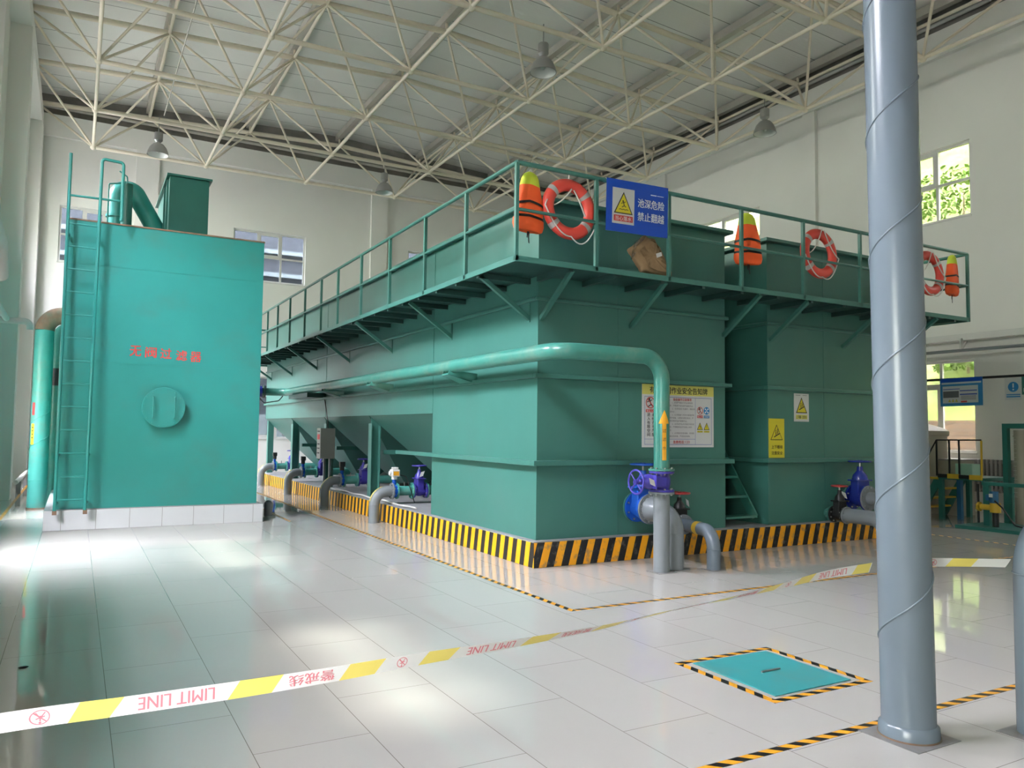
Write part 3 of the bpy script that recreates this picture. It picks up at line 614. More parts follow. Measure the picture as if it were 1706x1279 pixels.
# grey riser + purple valve + green overflow pipe
RX, RY = 1.23, -0.81
t = thing('riser_pipe', 'straight grey riser pipe standing on the floor under the purple valve', 'pipe', (RX, RY, 0))
MB().tube([(RX, RY, 0), (RX, RY, 0.90)], 0.093, 28).build('pipe_body', 'grey_pipe_dull', t); MB().flange((RX, RY, 0.905), (0, 0, 1), 0.15, 0.022, 8, 0, 1).build('flange', ['grey_pipe_dull', 'steel'], t)
MB().box(RX-0.13, RX+0.13, RY-0.12, RY+0.12, 0, 0.005).build('floor_plate', 'base_metal', t)
pv = gate_valve('purple gate valve on the grey riser, its handwheel facing left', 'gate valves', 'purple_valve', 'purple_valve', 0.145, 0.235, 0.37, 0.135); place(pv, (RX, RY, 1.035), (0, -PI/2, 0))
op = thing('overflow_pipe', 'long green pipe from the purple valve around the tank corner and along its left side', 'pipe', (RX, RY, 1.16))
ZO = 2.475; XO = -0.20
path = route([(RX, RY, 1.165), (RX, RY, ZO), (XO, RY, ZO), (XO, 11.75, ZO), (-1.95, 11.75, ZO)], 0.27, 10)
MB().tube(path, 0.092, 24).build('pipe_body', 'pipe_green', op); MB().flange((RX, RY, 1.168), (0, 0, 1), 0.15, 0.022, 8, 0, 1).build('flange', ['pipe_green', 'steel'], op)
MB().flange((-0.72, 11.75, ZO), (1, 0, 0), 0.16, 0.03, 8).build('flange', 'green_dark', op)
for y in (1.95, 5.2, 8.1):
    MB().prism([(TX, y-0.22, ZO-0.24), (TX, y+0.22, ZO-0.24), (XO-0.09, y+0.1, ZO-0.12), (XO-0.09, y-0.1, ZO-0.12)], (0, 0, 0.02)).prism([(TX, y-0.22, ZO-0.24), (XO-0.09, y-0.1, ZO-0.12), (XO-0.07, y-0.1, ZO-0.05), (TX, y-0.22, ZO-0.10)], (0, 0.012, 0)).prism([(TX, y+0.22, ZO-0.24), (XO-0.09, y+0.1, ZO-0.12), (XO-0.07, y+0.1, ZO-0.05), (TX, y+0.22, ZO-0.10)], (0, -0.012, 0)).build('pipe_bracket', 'pipe_green', op)
MB().box(XO-0.12, TX, 9.2, 10.9, ZO-0.20, ZO-0.1).build('pipe_bracket', 'green_dark', op)
bv = thing('butterfly_valve', 'dark blue valve on the green pipe beside the right edge of the filter', 'valve', (-0.92, 11.75, ZO))
MB().tube([(-1.06, 11.75, ZO), (-0.78, 11.75, ZO)], 0.14, 20).build('valve_body', 'navy_valve', bv); MB().flange((-1.09, 11.75, ZO), (1, 0, 0), 0.16, 0.03, 8).build('flange', 'black', bv); MB().tube(route([(-0.9, 11.62, ZO-0.1), (-0.75, 11.6, ZO-0.28), (-0.4, 11.6, ZO-0.22), (-0.28, 11.7, ZO-0.1)], 0.05), 0.012, 8).build('cable', 'black', bv)
# sticker wrapped on the riser (arrow), built on the cylinder
def wrap(parent, name, cx, cy, r, a0, items, mats, z0=0.0):
    """items: list of (polygon [(s, z)], layer, mat index) in arc length s and height z, wrapped round a vertical pipe"""
    m = MB()
    for poly, l, mi in items:
        ss = [q[0] for q in poly]; lo, hi = min(ss), max(ss); k = max(1, int(math.ceil((hi-lo)/0.02)))
        def cut(pl, c, sgn):
            out = []
            for i in range(len(pl)):
                a, b = pl[i-1], pl[i]; da, db = (a[0]-c)*sgn, (b[0]-c)*sgn
                if (da >= 0) != (db >= 0): t_ = da/(da-db); out.append((a[0]+(b[0]-a[0])*t_, a[1]+(b[1]-a[1])*t_))
                if db >= 0: out.append(b)
            return out
        for i in range(k):
            pl = list(poly) if k == 1 else cut(cut(list(poly), lo+(hi-lo)*i/k, 1), lo+(hi-lo)*(i+1)/k, -1)
            if len(pl) > 2: m.poly([(cx+(r+0.0015*l)*math.cos(a0+s_/r), cy+(r+0.0015*l)*math.sin(a0+s_/r), z0+z) for s_, z in pl], mi)
    return m.build(name, mats, parent)
def wrap_text(s_, sc, zc, h, l, mi, bold=0.03):
    vs, fs = glyphs(s_, bold, 1); xs = [p_[0] for p_ in vs]; ys = [p_[1] for p_ in vs]; k = h/(max(ys)-min(ys)); cx, cy = (min(xs)+max(xs))/2, (min(ys)+max(ys))/2
    return [([(sc+(vs[i][0]-cx)*k, zc+(vs[i][1]-cy)*k) for i in f_], l, mi) for f_ in fs]
ang = math.atan2(CAM.y-RY, CAM.x-RX)+math.radians(20)
it = [([(-0.025, 1.28), (0.0, 1.28), (0.0, 1.74), (-0.025, 1.74)], 1, 0), ([(0.0, 1.28), (0.025, 1.28), (0.025, 1.74), (0.0, 1.74)], 1, 0), ([(-0.068, 1.70), (0.0, 1.70), (0.0, 1.86)], 1, 0), ([(0.0, 1.70), (0.068, 1.70), (0.0, 1.86)], 1, 0)]
for ch, z in zip('过滤水', (1.62, 1.52, 1.42)): it += wrap_text(ch, 0, z, 0.042, 2, 1, 0.05)
wrap(op, 'arrow_sticker', RX, RY, 0.092, ang, it, ['orange_sticker', 'ink_black'])['label'] = 'orange arrow sticker pointing up'

# elbow pipes to the tank fronts
def elbow_pipe(label, x, y, zc, r, ytank, mat='grey_pipe_dull', joint=True, rb=0.2):
    t = thing('elbow_pipe', label, 'pipe', (x, y, 0))
    MB().tube(route([(x, y, 0), (x, y, zc), (x, ytank, zc)], rb, 12), r, 28).build('pipe_body', mat, t)
    MB().torus((x, y, zc-rb-0.005), (0, 0, 1), r, 0.005, 28, 6).build('weld_ring', mat, t); MB().box(x-r*1.25, x+r*1.25, y-r*1.2, y+r*1.2, 0, 0.005).build('floor_plate', 'base_metal', t)
    return t
def stub(label, x, zc, r, R, y0, mat='green'):
    t = thing('tank_nozzle', label, 'pipe', (x, TY, zc)); MB().tube([(x, TY, zc), (x, y0, zc)], r, 24).build('nozzle_pipe', mat, t); MB().flange((x, y0+0.012, zc), (0, 1, 0), R, 0.024, 10, 0, 1).build('flange', [mat, 'alu_grey'], t)
e2 = elbow_pipe('grey elbow pipe right behind the straight riser, leading into the blue gate valve', 1.49, -0.76, 0.66, 0.093, -0.30, rb=0.24)
MB().flange((1.49, -0.292, 0.66), (0, 1, 0), 0.185, 0.026, 12, 0, 1).build('flange', ['grey_pipe_dull', 'steel'], e2)
it = [([(-0.02, 0.47), (0.02, 0.47), (0.02, 0.70), (-0.02, 0.70)], 1, 0)]
m = MB(); 
for k, (za, zb, mi) in enumerate(((0.45, 0.52, 0), (0.52, 0.55, 1), (0.55, 0.60, 0), (0.60, 0.62, 1), (0.62, 0.66, 0))): pass
bb = gate_valve('bright blue gate valve on the near tank front behind the grey riser', 'gate valves', 'blue_valve', 'blue_valve', 0.185, 0.26, 0.54, 0.155, card=False); place(bb, (1.49, -0.145, 0.66), (0, 0, PI/2))
stub('round green nozzle flange on the near tank front behind the blue gate valve', 1.49, 0.66, 0.095, 0.19, -0.012)
MB().lathe([(0.150, -0.30), (0.150, -0.34), (0.094, -0.48)], (1.49, 0, 0.66), (0, 1, 0), 32).build('reducer', 'grey_pipe_dull', e2)
BX, BY, DX, DY_ = 1.885, -0.965, 0.24, 0.97
e3 = thing('elbow_pipe', 'short grey elbow pipe with an orange mark, right of the riser', 'pipe', (BX, BY, 0))
def along(d, z=0.44): return (BX+DX*d, BY+DY_*d, z)
MB().tube(route([(BX, BY, 0), (BX, BY, 0.44), along(0.72)], 0.2, 12), 0.08, 28).build('pipe_body', 'grey_pipe', e3); MB().torus((BX, BY, 0.235), (0, 0, 1), 0.08, 0.005, 28, 6).build('weld_ring', 'grey_pipe', e3)
MB().box(BX-0.1, BX+0.1, BY-0.1, BY+0.1, 0, 0.005).build('floor_plate', 'base_metal', e3); MB().flange(along(0.73), (DX, DY_, 0), 0.125, 0.022, 8).build('flange', 'grey_pipe_dull', e3)
MB().tube([along(0.30), along(0.40)], 0.0806, 28).build('orange_mark', 'yellow_paint', e3)['label'] = 'orange painted band'
b3 = gate_valve('small black gate valve with red handwheel at the near tank, left of the stair', 'gate valves', 'black', 'red_paint', 0.125, 0.22, 0.385, 0.13); place(b3, along(0.855), (0, 0, math.atan2(DY_, DX)))
stub('small green nozzle on the near tank front behind the black valve', along(0.99)[0], 0.44, 0.07, 0.12, along(0.985)[1])
bb2 = gate_valve('dark blue gate valve on the right tank front, half hidden by the pillar', 'gate valves', 'navy_valve', 'navy_valve', 0.185, 0.26, 0.54, 0.16, card=False); place(bb2, (5.62, -0.145, 0.66), (0, 0, PI/2))
stub('round green nozzle flange on the right tank front behind the dark blue valve', 5.62, 0.66, 0.095, 0.19, -0.012)
e4 = elbow_pipe('grey elbow pipe into the dark blue valve, behind the pillar', 5.62, -0.76, 0.66, 0.093, -0.30, rb=0.24); MB().flange((5.62, -0.292, 0.66), (0, 1, 0), 0.185, 0.026, 12).build('flange', 'grey_pipe_dull', e4)
b4 = gate_valve('small black gate valve with red handwheel on the right tank front', 'gate valves', 'black', 'red_paint', 0.12, 0.22, 0.42, 0.11); place(b4, (5.20, -0.11, 0.42), (0, 0, PI/2))
stub('small green nozzle on the right tank front behind the black valve', 5.20, 0.42, 0.07, 0.12, 0.01)
e5 = elbow_pipe('dark grey elbow pipe below the red handwheel of the right tank', 5.20, -0.86, 0.42, 0.105, -0.24, rb=0.22); MB().flange((5.20, -0.232, 0.42), (0, 1, 0), 0.125, 0.022, 8).build('flange', 'grey_pipe_dull', e5)

# drain lines under the hoppers
DY = [4.97, 8.02, 11.2, 14.3]; DN = ['nearest', 'second nearest', 'third', 'farthest']
for k, y in enumerate(DY):
    zc = 0.53; xb = -0.21
    t = thing('drain_pipe', '%s grey drain elbow over the striped plinth edge, left side of the near tank' % DN[k], 'pipe', (xb, y, 0), 'drain elbows along the plinth')
    MB().tube(route([(xb, y, 0), (xb, y, zc), (0.10, y, zc)], 0.22, 12), 0.09, 24).build('pipe_body', 'grey_pipe_dull', t); MB().torus((xb, y, zc-0.23), (0, 0, 1), 0.09, 0.005, 24, 6).build('weld_ring', 'grey_pipe_dull', t)
    MB().flange((0.10, y, zc), (1, 0, 0), 0.14, 0.022, 8).build('flange', 'grey_pipe_dull', t)
    m = MB()
    for q in range(6):
        a0_, a1_ = [PI/2*(0.12+0.12*q+s_) for s_ in (0, 0.105)]
        def pt(a, dy, rr=0.312): return V((xb+0.22-rr*math.cos(a), y+dy, zc-0.22+rr*math.sin(a)))
        m.poly([pt(a0_, -0.025), pt(a0_, 0.025), pt(a1_, 0.025), pt(a1_, -0.025)])
    m.build('flow_arrow_sticker', 'tape_yellow', t)['label'] = 'yellow arrow sticker'
    t = thing('actuator_valve', '%s blue wafer valve with actuator beside the grey drain elbows' % DN[k], 'valve', (0.16, y, zc))
    MB().tube([(0.112, y, zc), (0.172, y, zc)], 0.115, 24).tube([(0.142, y, zc+0.1), (0.142, y, zc+0.2)], 0.035, 12).build('valve_body', 'blue_valve', t)
    if k == 0:
        MB().tube([(0.142, y, zc+0.2), (0.142, y, zc+0.25)], 0.05, 14).box(0.08, 0.22, y-0.07, y+0.07, zc+0.25, zc+0.37).box(0.10, 0.20, y-0.05, y+0.05, zc+0.37, zc+0.41).tube([(0.08, y, zc+0.31), (0.05, y, zc+0.31)], 0.04, 12).build('actuator', 'white_plastic', t, 0.01, 2)
        MB().box(0.10, 0.20, y-0.073, y-0.07, zc+0.27, zc+0.34).build('name_plate', 'orange_sticker', t)['label'] = 'yellow name plate'
        MB().tube(route([(0.22, y, zc+0.28), (0.34, y-0.05, zc+0.25), (0.42, y-0.12, zc-0.02), (0.47, y-0.14, ZP+0.02)], 0.06, 5), 0.008, 6).build('cable', 'black', t)
    else: MB().tube([(0.142, y, zc+0.2), (0.142, y, zc+0.3)], 0.05, 12).box(0.09, 0.2, y-0.05, y+0.05, zc+0.28, zc+0.38).build('actuator', 'black', t, 0.01, 2)
    t = thing('pipe_spool', '%s short green flanged pipe spool between blue valve and purple valve' % DN[k], 'pipe', (0.32, y, zc))
    MB().tube([(0.18, y, zc), (0.475, y, zc)], 0.083, 24).build('pipe_body', 'pipe_teal', t)
    for x in (0.188, 0.466): MB().flange((x, y, zc), (1, 0, 0), 0.14, 0.02, 8).build('flange', 'pipe_teal', t)
    MB().tube([(0.33, y, zc+0.08), (0.33, y, zc+0.15)], 0.012, 8).build('test_nipple', 'alu_grey', t)
    gv = gate_valve('%s purple gate valve with flat handwheel under the tank hoppers' % DN[k], 'gate valves', 'purple_valve', 'purple_valve', 0.135, 0.25, 0.43, 0.12); place(gv, (0.605, y, zc))
    t = thing('hopper_drain', '%s green drain pipe running from purple valve into a hopper' % DN[k], 'pipe', (0.8, y, zc))
    MB().tube([(0.738, y, zc), (1.55, y, zc)], 0.083, 20).build('pipe_body', 'pipe_teal', t); MB().flange((0.745, y, zc), (1, 0, 0), 0.14, 0.022, 8).build('flange', 'pipe_teal', t)
tag(MB().tube([(0.12, y_, ZP+0.02+0.01*math.sin(y_*5)) for y_ in [3.9+0.25*k for k in range(22)]], 0.016, 8).build('hose', 'white_pipe'), 'thin white hose lying along the plinth edge beside the drain pipes', 'hose')
cb = thing('control_box', 'grey electric control box on a stand under the tank, with red label', 'control box', (0.0, 8.75, ZP))
MB().box(-0.16, 0.16, 8.62, 8.90, 0.95, 1.60).build('cabinet', 'box_grey', cb, 0.008)
MB().box(-0.165, -0.16, 8.68, 8.84, 1.36, 1.47).build('warning_label', 'red_ink', cb)['label'] = 'red label'
for z in (1.06, 1.16, 1.25, 1.52): MB().box(-0.175, -0.16, 8.69, 8.82, z, z+0.025).build('switch', 'black', cb)
for x in (-0.02, 0.1): MB().box(x-0.02, x+0.02, 8.76, 8.80, ZP, 0.96).build('stand_leg', 'grey_pipe_dull', cb)
MB().tube(route([(0.05, 8.8, 1.6), (0.04, 8.8, 1.75), (0.08, 9.2, 2.2), (0.06, 9.3, 2.35)], 0.1, 4), 0.012, 8).build('cable', 'black', cb)

# ------------------------------------------------------------------ filter
FX0, FX1, FY0, FY1, FZ0, FZ1 = -4.96, -1.97, 5.95, 10.2, 0.31, 4.815
t = thing('tiled_base', 'white tiled base block under the teal filter', 'plinth', (-3.5, 8, 0)); MB().box(-5.09, -1.875, 5.87, 10.35, 0, 0.30).build('base_block', 'white_tile', t, 0.004)
MB().box(-5.0, -1.95, 5.93, 10.25, 0.30, 0.312).build('bedding', 'concrete', t)
fl = thing('sand_filter', 'big teal steel filter tank with ladder, round hatch and red lettering', 'filter tank', (-3.5, 8, FZ0))
MB().box(FX0, FX1, FY0, FY1, FZ0, FZ1).build('body', 'teal', fl, 0.004)
for z in (1.08, 2.59, 4.125): MB().box(FX0, FX1, FY0-0.004, FY0, z-0.006, z+0.006).build('weld_seam', 'teal', fl)
MB().box(FX0-0.01, FX1+0.01, FY0-0.012, FY1+0.01, FZ1-0.012, FZ1+0.012).build('top_edge', 'rust', fl)
c_ = V((-3.485, FY0, 1.90)); m = MB(); m.lathe([(0.29, 0.0), (0.29, 0.07), (0.325, 0.07), (0.325, 0.105), (0.32, 0.11), (0, 0.112)], c_, (0, -1, 0), 40); mc = m.build('manhole_cover', 'teal', fl)
for k in range(16): a = 2*PI*(k+0.5)/16; q = c_+V((math.cos(a)*0.295, -0.11, math.sin(a)*0.295)); MB().tube([q, q+V((0, -0.022, 0))], 0.012, 6).build('bolt', 'teal', mc)
for x in (-0.16, 0.16): MB().tube(route([c_+V((x, -0.11, -0.17)), c_+V((x, -0.16, -0.17)), c_+V((x, -0.16, 0.17)), c_+V((x, -0.11, 0.17))], 0.02, 4), 0.01, 8).build('handle', 'teal', mc)
bd = Board((0, FY0-0.002, 0), (1, 0, 0), (0, 0, 1))
for ch, x, z in zip('无阀过滤器', (-3.925, -3.70, -3.475, -3.24, -3.02), (2.80, 2.79, 2.785, 2.765, 2.755)): bd.text(ch, x, z, 0.168, 'red_ink', 1, 0.165, 0.035)
bd.build('lettering', fl)['label'] = 'red stencilled lettering'
ld = MB(); yl = FY0-0.2; ld.tube([(-4.945, yl, 0.27), (-4.945, yl, 5.785)], 0.024, 12); ld.tube(route([(-4.545, yl, 0.27), (-4.515, yl, 5.775), (-4.215, yl, 5.76), (-4.215, yl, 4.82)], 0.05, 5), 0.024, 12)
ld = ld.build('ladder_rail', 'teal', fl)
for k in range(13): z = 0.47+0.352*k; MB().tube([(-4.945, yl, z), (-4.543, yl, z-0.004)], 0.0135, 8).build('rung', 'teal', ld)
MB().tube([(-4.945, yl, 5.13), (-4.215, yl, 5.14)], 0.018, 8).build('rung', 'teal', ld)
for x in (-4.945, -4.54):
    for z in (0.42, 1.15, 4.55): MB().bar((x, yl, z), (x+0.02, FY0, z), 0.03, 0.03).build('stay', 'teal', ld)
    MB().box(x-0.03, x+0.03, yl-0.03, yl+0.03, 0.25, 0.31).build('foot', 'rust', ld)
bx0, bx1, by0, by1 = -3.40, -2.73, 7.30, 9.7
tb = MB().box(bx0, bx1, by0, by1, FZ1, 6.14).build('head_box', 'teal_dark', fl); MB().box(bx0-0.05, bx1+0.05, by0-0.05, by1+0.05, 6.14, 6.175).build('lid', 'teal_dark', tb)
for y in (7.55, 8.1): MB().box(bx0-0.03, bx0, y-0.02, y+0.02, FZ1, 6.13).build('stiffener', 'teal_dark', tb)
sp = MB().tube(route([(-4.2, 8.3, FZ1), (-4.2, 8.3, 6.49), (-3.22, 8.3, FZ1)], 0.17, 16), 0.168, 24).build('siphon_pipe', 'teal', fl); MB().flange((-4.2, 8.3, 5.5), (0, 0, 1), 0.19, 0.04, 0).build('collar', 'teal', sp)
MB().tube([(-4.07, 7.6, FZ1), (-4.07, 7.6, 5.95)], 0.09, 16).build('vent_pipe', 'teal_dark', fl)
MB().tube(route([(-4.377, 7.2, FZ1), (-4.377, 7.2, 5.80), (-4.09, 7.2, 5.86), (-4.10, 7.2, 5.97), (-4.22, 7.2, 6.05)], 0.03, 4), 0.013, 8).build('handrail', 'teal', fl)
tb = thing('vent_stub', 'short shiny grey pipe stub on the floor at the right corner of the filter base', 'pipe', (-1.60, 6.75, 0)); MB().tube([(-1.60, 6.75, 0), (-1.60, 6.75, 0.20)], 0.075, 20).lathe([(0.075, 0.2), (0.07, 0.24), (0.04, 0.27), (0, 0.28)], (-1.60, 6.75, 0), n=20).build('pipe_body', 'grey_pipe', tb)

bp = thing('bent_pipe', 'tall weathered teal pipe bending into the filter, with yellow and red stickers', 'pipe', (-5.32, 9.6, 0))
pa = route([(-5.31, 9.6, 0), (-5.31, 9.6, 3.72), (-4.9, 9.6, 3.72)], 0.3, 10)
MB().tube([q for q in pa if q.z < 3.5 or q == pa[0]]+[], 0.165, 24).build('pipe_body', 'pipe_teal', bp) if False else None
MB().tube([(-5.31, 9.6, 0.02), (-5.31, 9.6, 3.42)], 0.165, 24).build('pipe_body', 'pipe_teal', bp); MB().tube(pa[1:], 0.166, 24).build('rusty_bend', 'rust', bp)['label'] = 'rusted elbow'
MB().tube([(-5.31, 9.6, 0), (-5.31, 9.6, 0.03)], 0.175, 24).build('rust_ring', 'rust', bp)
for z in (0.55, 1.15, 1.62): m = MB(); m.tube([(-5.31+0.166*math.cos(a), 9.6+0.166*math.sin(a), z+(0.10*(a-3.4) if z > 1 else 0)) for a in [3.0+0.2*k for k in range(18)]], 0.006, 6); m.build('weld_seam', 'pipe_teal', bp)
a_ = math.atan2(CAM.y-9.6, CAM.x+5.31)-math.radians(48)
it = [([(-0.035, 1.22), (0.035, 1.22), (0.035, 1.62), (-0.035, 1.62)], 1, 0), ([(-0.03, 1.78), (0.03, 1.78), (0.03, 2.02), (-0.03, 2.02)], 1, 1)]
for k in range(4): it.append(([(-0.014, 1.535-0.065*k), (0.014, 1.535-0.065*k), (0.014, 1.56-0.065*k), (-0.014, 1.56-0.065*k)], 2, 2))
wrap(bp, 'sticker', -5.31, 9.6, 0.165, a_, it, ['sign_yellow', 'red_ink', 'ink_black'])['label'] = 'yellow oval and red stickers'
t = thing('bent_pipe', 'darker second bent pipe behind the tall teal pipe', 'pipe', (-5.1, 10.6, 0)); MB().tube(route([(-5.12, 10.6, 0), (-5.12, 10.6, 3.62), (-4.7, 10.6, 3.62)], 0.25, 8), 0.10, 16).build('pipe_body', 'pipe_green', t); MB().tube([(-5.12, 10.6, 2.4), (-5.12, 10.6, 2.75)], 0.15, 16).build('valve_collar', 'black', t)

# ------------------------------------------------------------------ tall pillar pipe and right elbow pipe
PX, PY, PR = -0.757, -5.196, 0.135
def lean(z): return PX-0.0050*z, PY+0.0074*z
t = thing('vent_pillar', 'tall glossy grey spiral-welded pipe standing floor to roof at right', 'pillar', (PX, PY, 0))
MB().tube([(PX, PY, 0.0), (*lean(11.6), 11.6)], PR, 48).build('pipe_body', 'grey_pipe', t); MB().tube([(PX, PY, 0.0), (PX, PY, 0.062), (PX, PY, 0.075)], [PR+0.018, PR+0.014, PR+0.001], 40).build('foot_collar', 'grey_pipe', t)
MB().tube([(PX, PY, 0.0), (PX, PY, 0.012)], PR+0.021, 40).build('rust_ring', 'rust', t)
sp = []
for k in range(700): a = k*0.16; z = 0.5095+(a-2.167)/(2*PI)*0.685; sp.append((lean(z)[0]+(PR+0.001)*math.cos(a), lean(z)[1]+(PR+0.001)*math.sin(a), z))
MB().tube([q for q in sp if 0.3 < q[2] < 11.5], 0.0055, 6).build('spiral_weld', 'grey_pipe', t)
m = MB(); m.box(PX-0.19, PX+0.17, PY-0.18, PY+0.17, 0, 0.004); m.build('floor_plate', 'base_metal', t)
QX, QY, QR = -0.075, -5.55, 0.15
t = thing('elbow_pipe', 'large grey elbow pipe rising from the floor at the right edge of the photo', 'pipe', (QX, QY, 0))
MB().tube(route([(QX, QY, 0), (QX, QY, 1.12), (QX+1.2, QY-0.2, 1.12)], 0.26, 14), QR, 36).build('pipe_body', 'grey_pipe', t); MB().torus((QX, QY, 0.855), (0, 0, 1), QR, 0.006, 36, 6).build('weld_ring', 'grey_pipe', t)
MB().box(QX-0.2, QX+0.18, QY-0.17, QY+0.17, 0, 0.004).build('floor_plate', 'base_metal', t)

# ------------------------------------------------------------------ barrier tape
ctrl = [(-5.60, -5.607, 0.868, 0), (-4.847, -5.515, 0.853, 0), (-4.576, -5.482, 0.841, 0), (-4.257, -5.444, 0.829, 0), (-3.958, -5.407, 0.822, 10), (-3.656, -5.371, 0.820, 22), (-3.28, -5.325, 0.813, 38), (-2.835, -5.271, 0.812, 55), (-2.562, -5.238, 0.823, 63), (-2.30, -5.206, 0.831, 67), (-2.011, -5.171, 0.836, 60), (-1.645, -5.126, 0.849, 42), (-1.25, -5.08, 0.868, 20), (-0.90, -5.095, 0.882, 4)]
def tape_thing(label, ctrl, W, phase):
    t = thing('barrier_tape', label, 'tape', ctrl[0][:3]); P = [V(q[:3]) for q in ctrl]; A = [math.radians(q[3]) for q in ctrl]; S = [0]
    for i in range(1, len(P)): S.append(S[-1]+(P[i]-P[i-1]).length)
    def at(s_):
        s_ = max(0, min(S[-1]-1e-6, s_)); i = max(k for k in range(len(S)-1) if S[k] <= s_); u = (s_-S[i])/(S[i+1]-S[i])
        def cr(a, b, c, d): return 0.5*((2*b)+(-a+c)*u+(2*a-5*b+4*c-d)*u*u+(-a+3*b-3*c+d)*u**3)
        g_ = lambda L_, k: L_[max(0, min(len(L_)-1, k))]
        p_ = V([cr(*[g_(P, i+k)[j] for k in (-1, 0, 1, 2)]) for j in range(3)]); an = cr(*[g_(A, i+k) for k in (-1, 0, 1, 2)])
        d = (P[i+1]-P[i]).normalized(); side = d.cross(V((0, 0, 1))).normalized(); up = V((0, 0, 1)) 
        return p_, up*math.cos(an)+side*math.sin(an), (side*math.cos(an)-up*math.sin(an))
    def pt(s_, v, l=0): p_, w_, nn = at(s_); return p_+w_*v*W+nn*(0.0006*l)
    m = MB(); slant = 0.036
    def strip(sa, sb, mi):
        k = max(1, int((sb-sa)/0.012))
        for i in range(k):
            a_, b_ = sa+(sb-sa)*i/k, sa+(sb-sa)*(i+1)/k
            for v0_, v1_ in ((-0.5, -0.17), (-0.17, 0.17), (0.17, 0.5)): m.add([pt(a_+slant*v0_, v0_), pt(b_+slant*v0_, v0_), pt(b_+slant*v1_, v1_), pt(a_+slant*v1_, v1_)], [(0, 1, 2, 3)], mi, True)
    def put(txt, sc, h, wd):
        vs, fs = glyphs(txt, 0.0, 2); xs = [q[0] for q in vs]; ys = [q[1] for q in vs]; kx = wd/(max(xs)-min(xs)); ky = h/(max(ys)-min(ys)); cx, cy = (min(xs)+max(xs))/2, (min(ys)+max(ys))/2
        ink = MB()
        for l in (1, -1):
            for q_, dx in enumerate((-0.0007, 0.0007)): ink.add([pt(sc+dx-(q[0]-cx)*kx, -(q[1]-cy)*ky/W, l*(1+0.2*q_)) for q in vs], fs)
        ink.build('printed_text', 'tape_ink', t)['label'] = 'pink-red print, upside down'
    def badge(sc):
        ink = MB()
        for l in (1, -1):
            R = 0.019
            for k in range(20):
                a, b = 2*PI*k/20, 2*PI*(k+1)/20; ink.add([pt(sc+q*math.cos(c_a), q/W*math.sin(c_a), l) for c_a, q in ((a, R-0.0026), (a, R), (b, R), (b, R-0.0026))], [(0, 1, 2, 3)])
            for x0, y0, x1, y1 in ((-0.012, 0.012, 0.012, -0.012), (0, -0.01, 0, 0.004), (-0.009, 0.012, 0, -0.002), (0.009, 0.012, 0, -0.002), (-0.008, -0.004, 0.009, 0.002)):
                d = V((x1-x0, y1-y0)).normalized()*0.0015; ink.add([pt(sc+x, y/W, l) for x, y in ((x0-d.y, y0+d.x), (x0+d.y, y0-d.x), (x1+d.y, y1-d.x), (x1-d.y, y1+d.x))], [(0, 1, 2, 3)])
            ink.add([pt(sc+0.003*math.cos(k), (-0.0135+0.003*math.sin(k))/W, l) for k in range(6)], [tuple(range(6))])
        ink.build('printed_badge', 'tape_ink', t)['label'] = 'pink-red no entry badge'
    cyc = [('badge', 0.16), ('y', 0.13), ('LIMIT LINE', 0.31), ('y', 0.13), ('警戒线', 0.22), ('y', 0.13)]
    s_ = phase-3.24; j = 0; lo, hi = 0.02, S[-1]-0.02
    while s_ < hi:
        nm_, ln = cyc[j % 6]; a, b = max(lo, s_), min(hi, s_+ln)
        if b > a: strip(a, b, 1 if nm_ == 'y' else 0)
        c_s = s_+ln/2
        if nm_ != 'y' and lo+0.1 < c_s < hi-0.1:
            if nm_ == 'badge': badge(c_s)
            else: put(nm_, c_s, 0.034, 0.20 if nm_[0] == 'L' else 0.15)
        s_ += ln; j += 1
    m.build('tape_strip', ['tape_white', 'tape_yellow'], t)
    return t
tape_thing('white and yellow warning tape printed LIMIT LINE, stretched from left edge to the grey pillar', ctrl, 0.05, 0.735)
tape_thing('short length of white and yellow warning tape between pillar and right elbow pipe', [(-0.62, -5.06, 0.886, 4), (-0.45, -5.20, 0.893, 12), (-0.3, -5.33, 0.90, 20), (-0.19, -5.435, 0.905, 15)], 0.05, 0.1)

# ------------------------------------------------------------------ floor marking tape and hatch
def ftape(label, x0, x1, y0, y1, m): tag(MB().box(x0, x1, y0, y1, 0.0, 0.0016).build('floor_tape', m), label, 'floor tape', 'yellow and black floor tapes')
ftape('yellow-black floor tape along the left side of the green tanks', -0.80, -0.745, -2.0, 15.9, 'floor_tape_y')
ftape('yellow-black floor tape across the floor in front of both tanks', -0.745, 7.45, -2.0, -1.945, 'floor_tape_x')
ftape('yellow-black floor tape right of the tanks, seen beyond the pillar', 7.45, 7.505, -2.0, 8.0, 'floor_tape_y')
ftape('yellow-black floor tape passing behind the pillar foot', -4.0, 2.2, -5.03, -4.975, 'floor_tape_x')
ftape('yellow-black floor tape right of the white tiled filter base', -1.47, -1.42, 5.70, 10.5, 'floor_tape_y')
ftape('brownish floor tape along the left wall, left of the bent pipe', -5.80, -5.745, 6.0, 16.5, 'floor_tape_y')
ftape('short end of yellow-black floor tape at the left edge of the photo', -6.1, -5.235, 0.49, 0.545, 'floor_tape_x')
hx0, hx1, hy0, hy1 = -1.015, -0.115, -4.515, -3.615
ftape('yellow-black tape along the far edge of the floor hatch', hx0, hx1, hy1-0.05, hy1, 'floor_tape_x'); ftape('yellow-black tape along the near edge of the floor hatch', hx0, hx1, hy0, hy0+0.05, 'floor_tape_x')
ftape('yellow-black tape along the left edge of the floor hatch', hx0, hx0+0.05, hy0+0.05, hy1-0.05, 'floor_tape_y'); ftape('yellow-black tape along the right edge of the floor hatch', hx1-0.05, hx1, hy0+0.05, hy1-0.05, 'floor_tape_y')
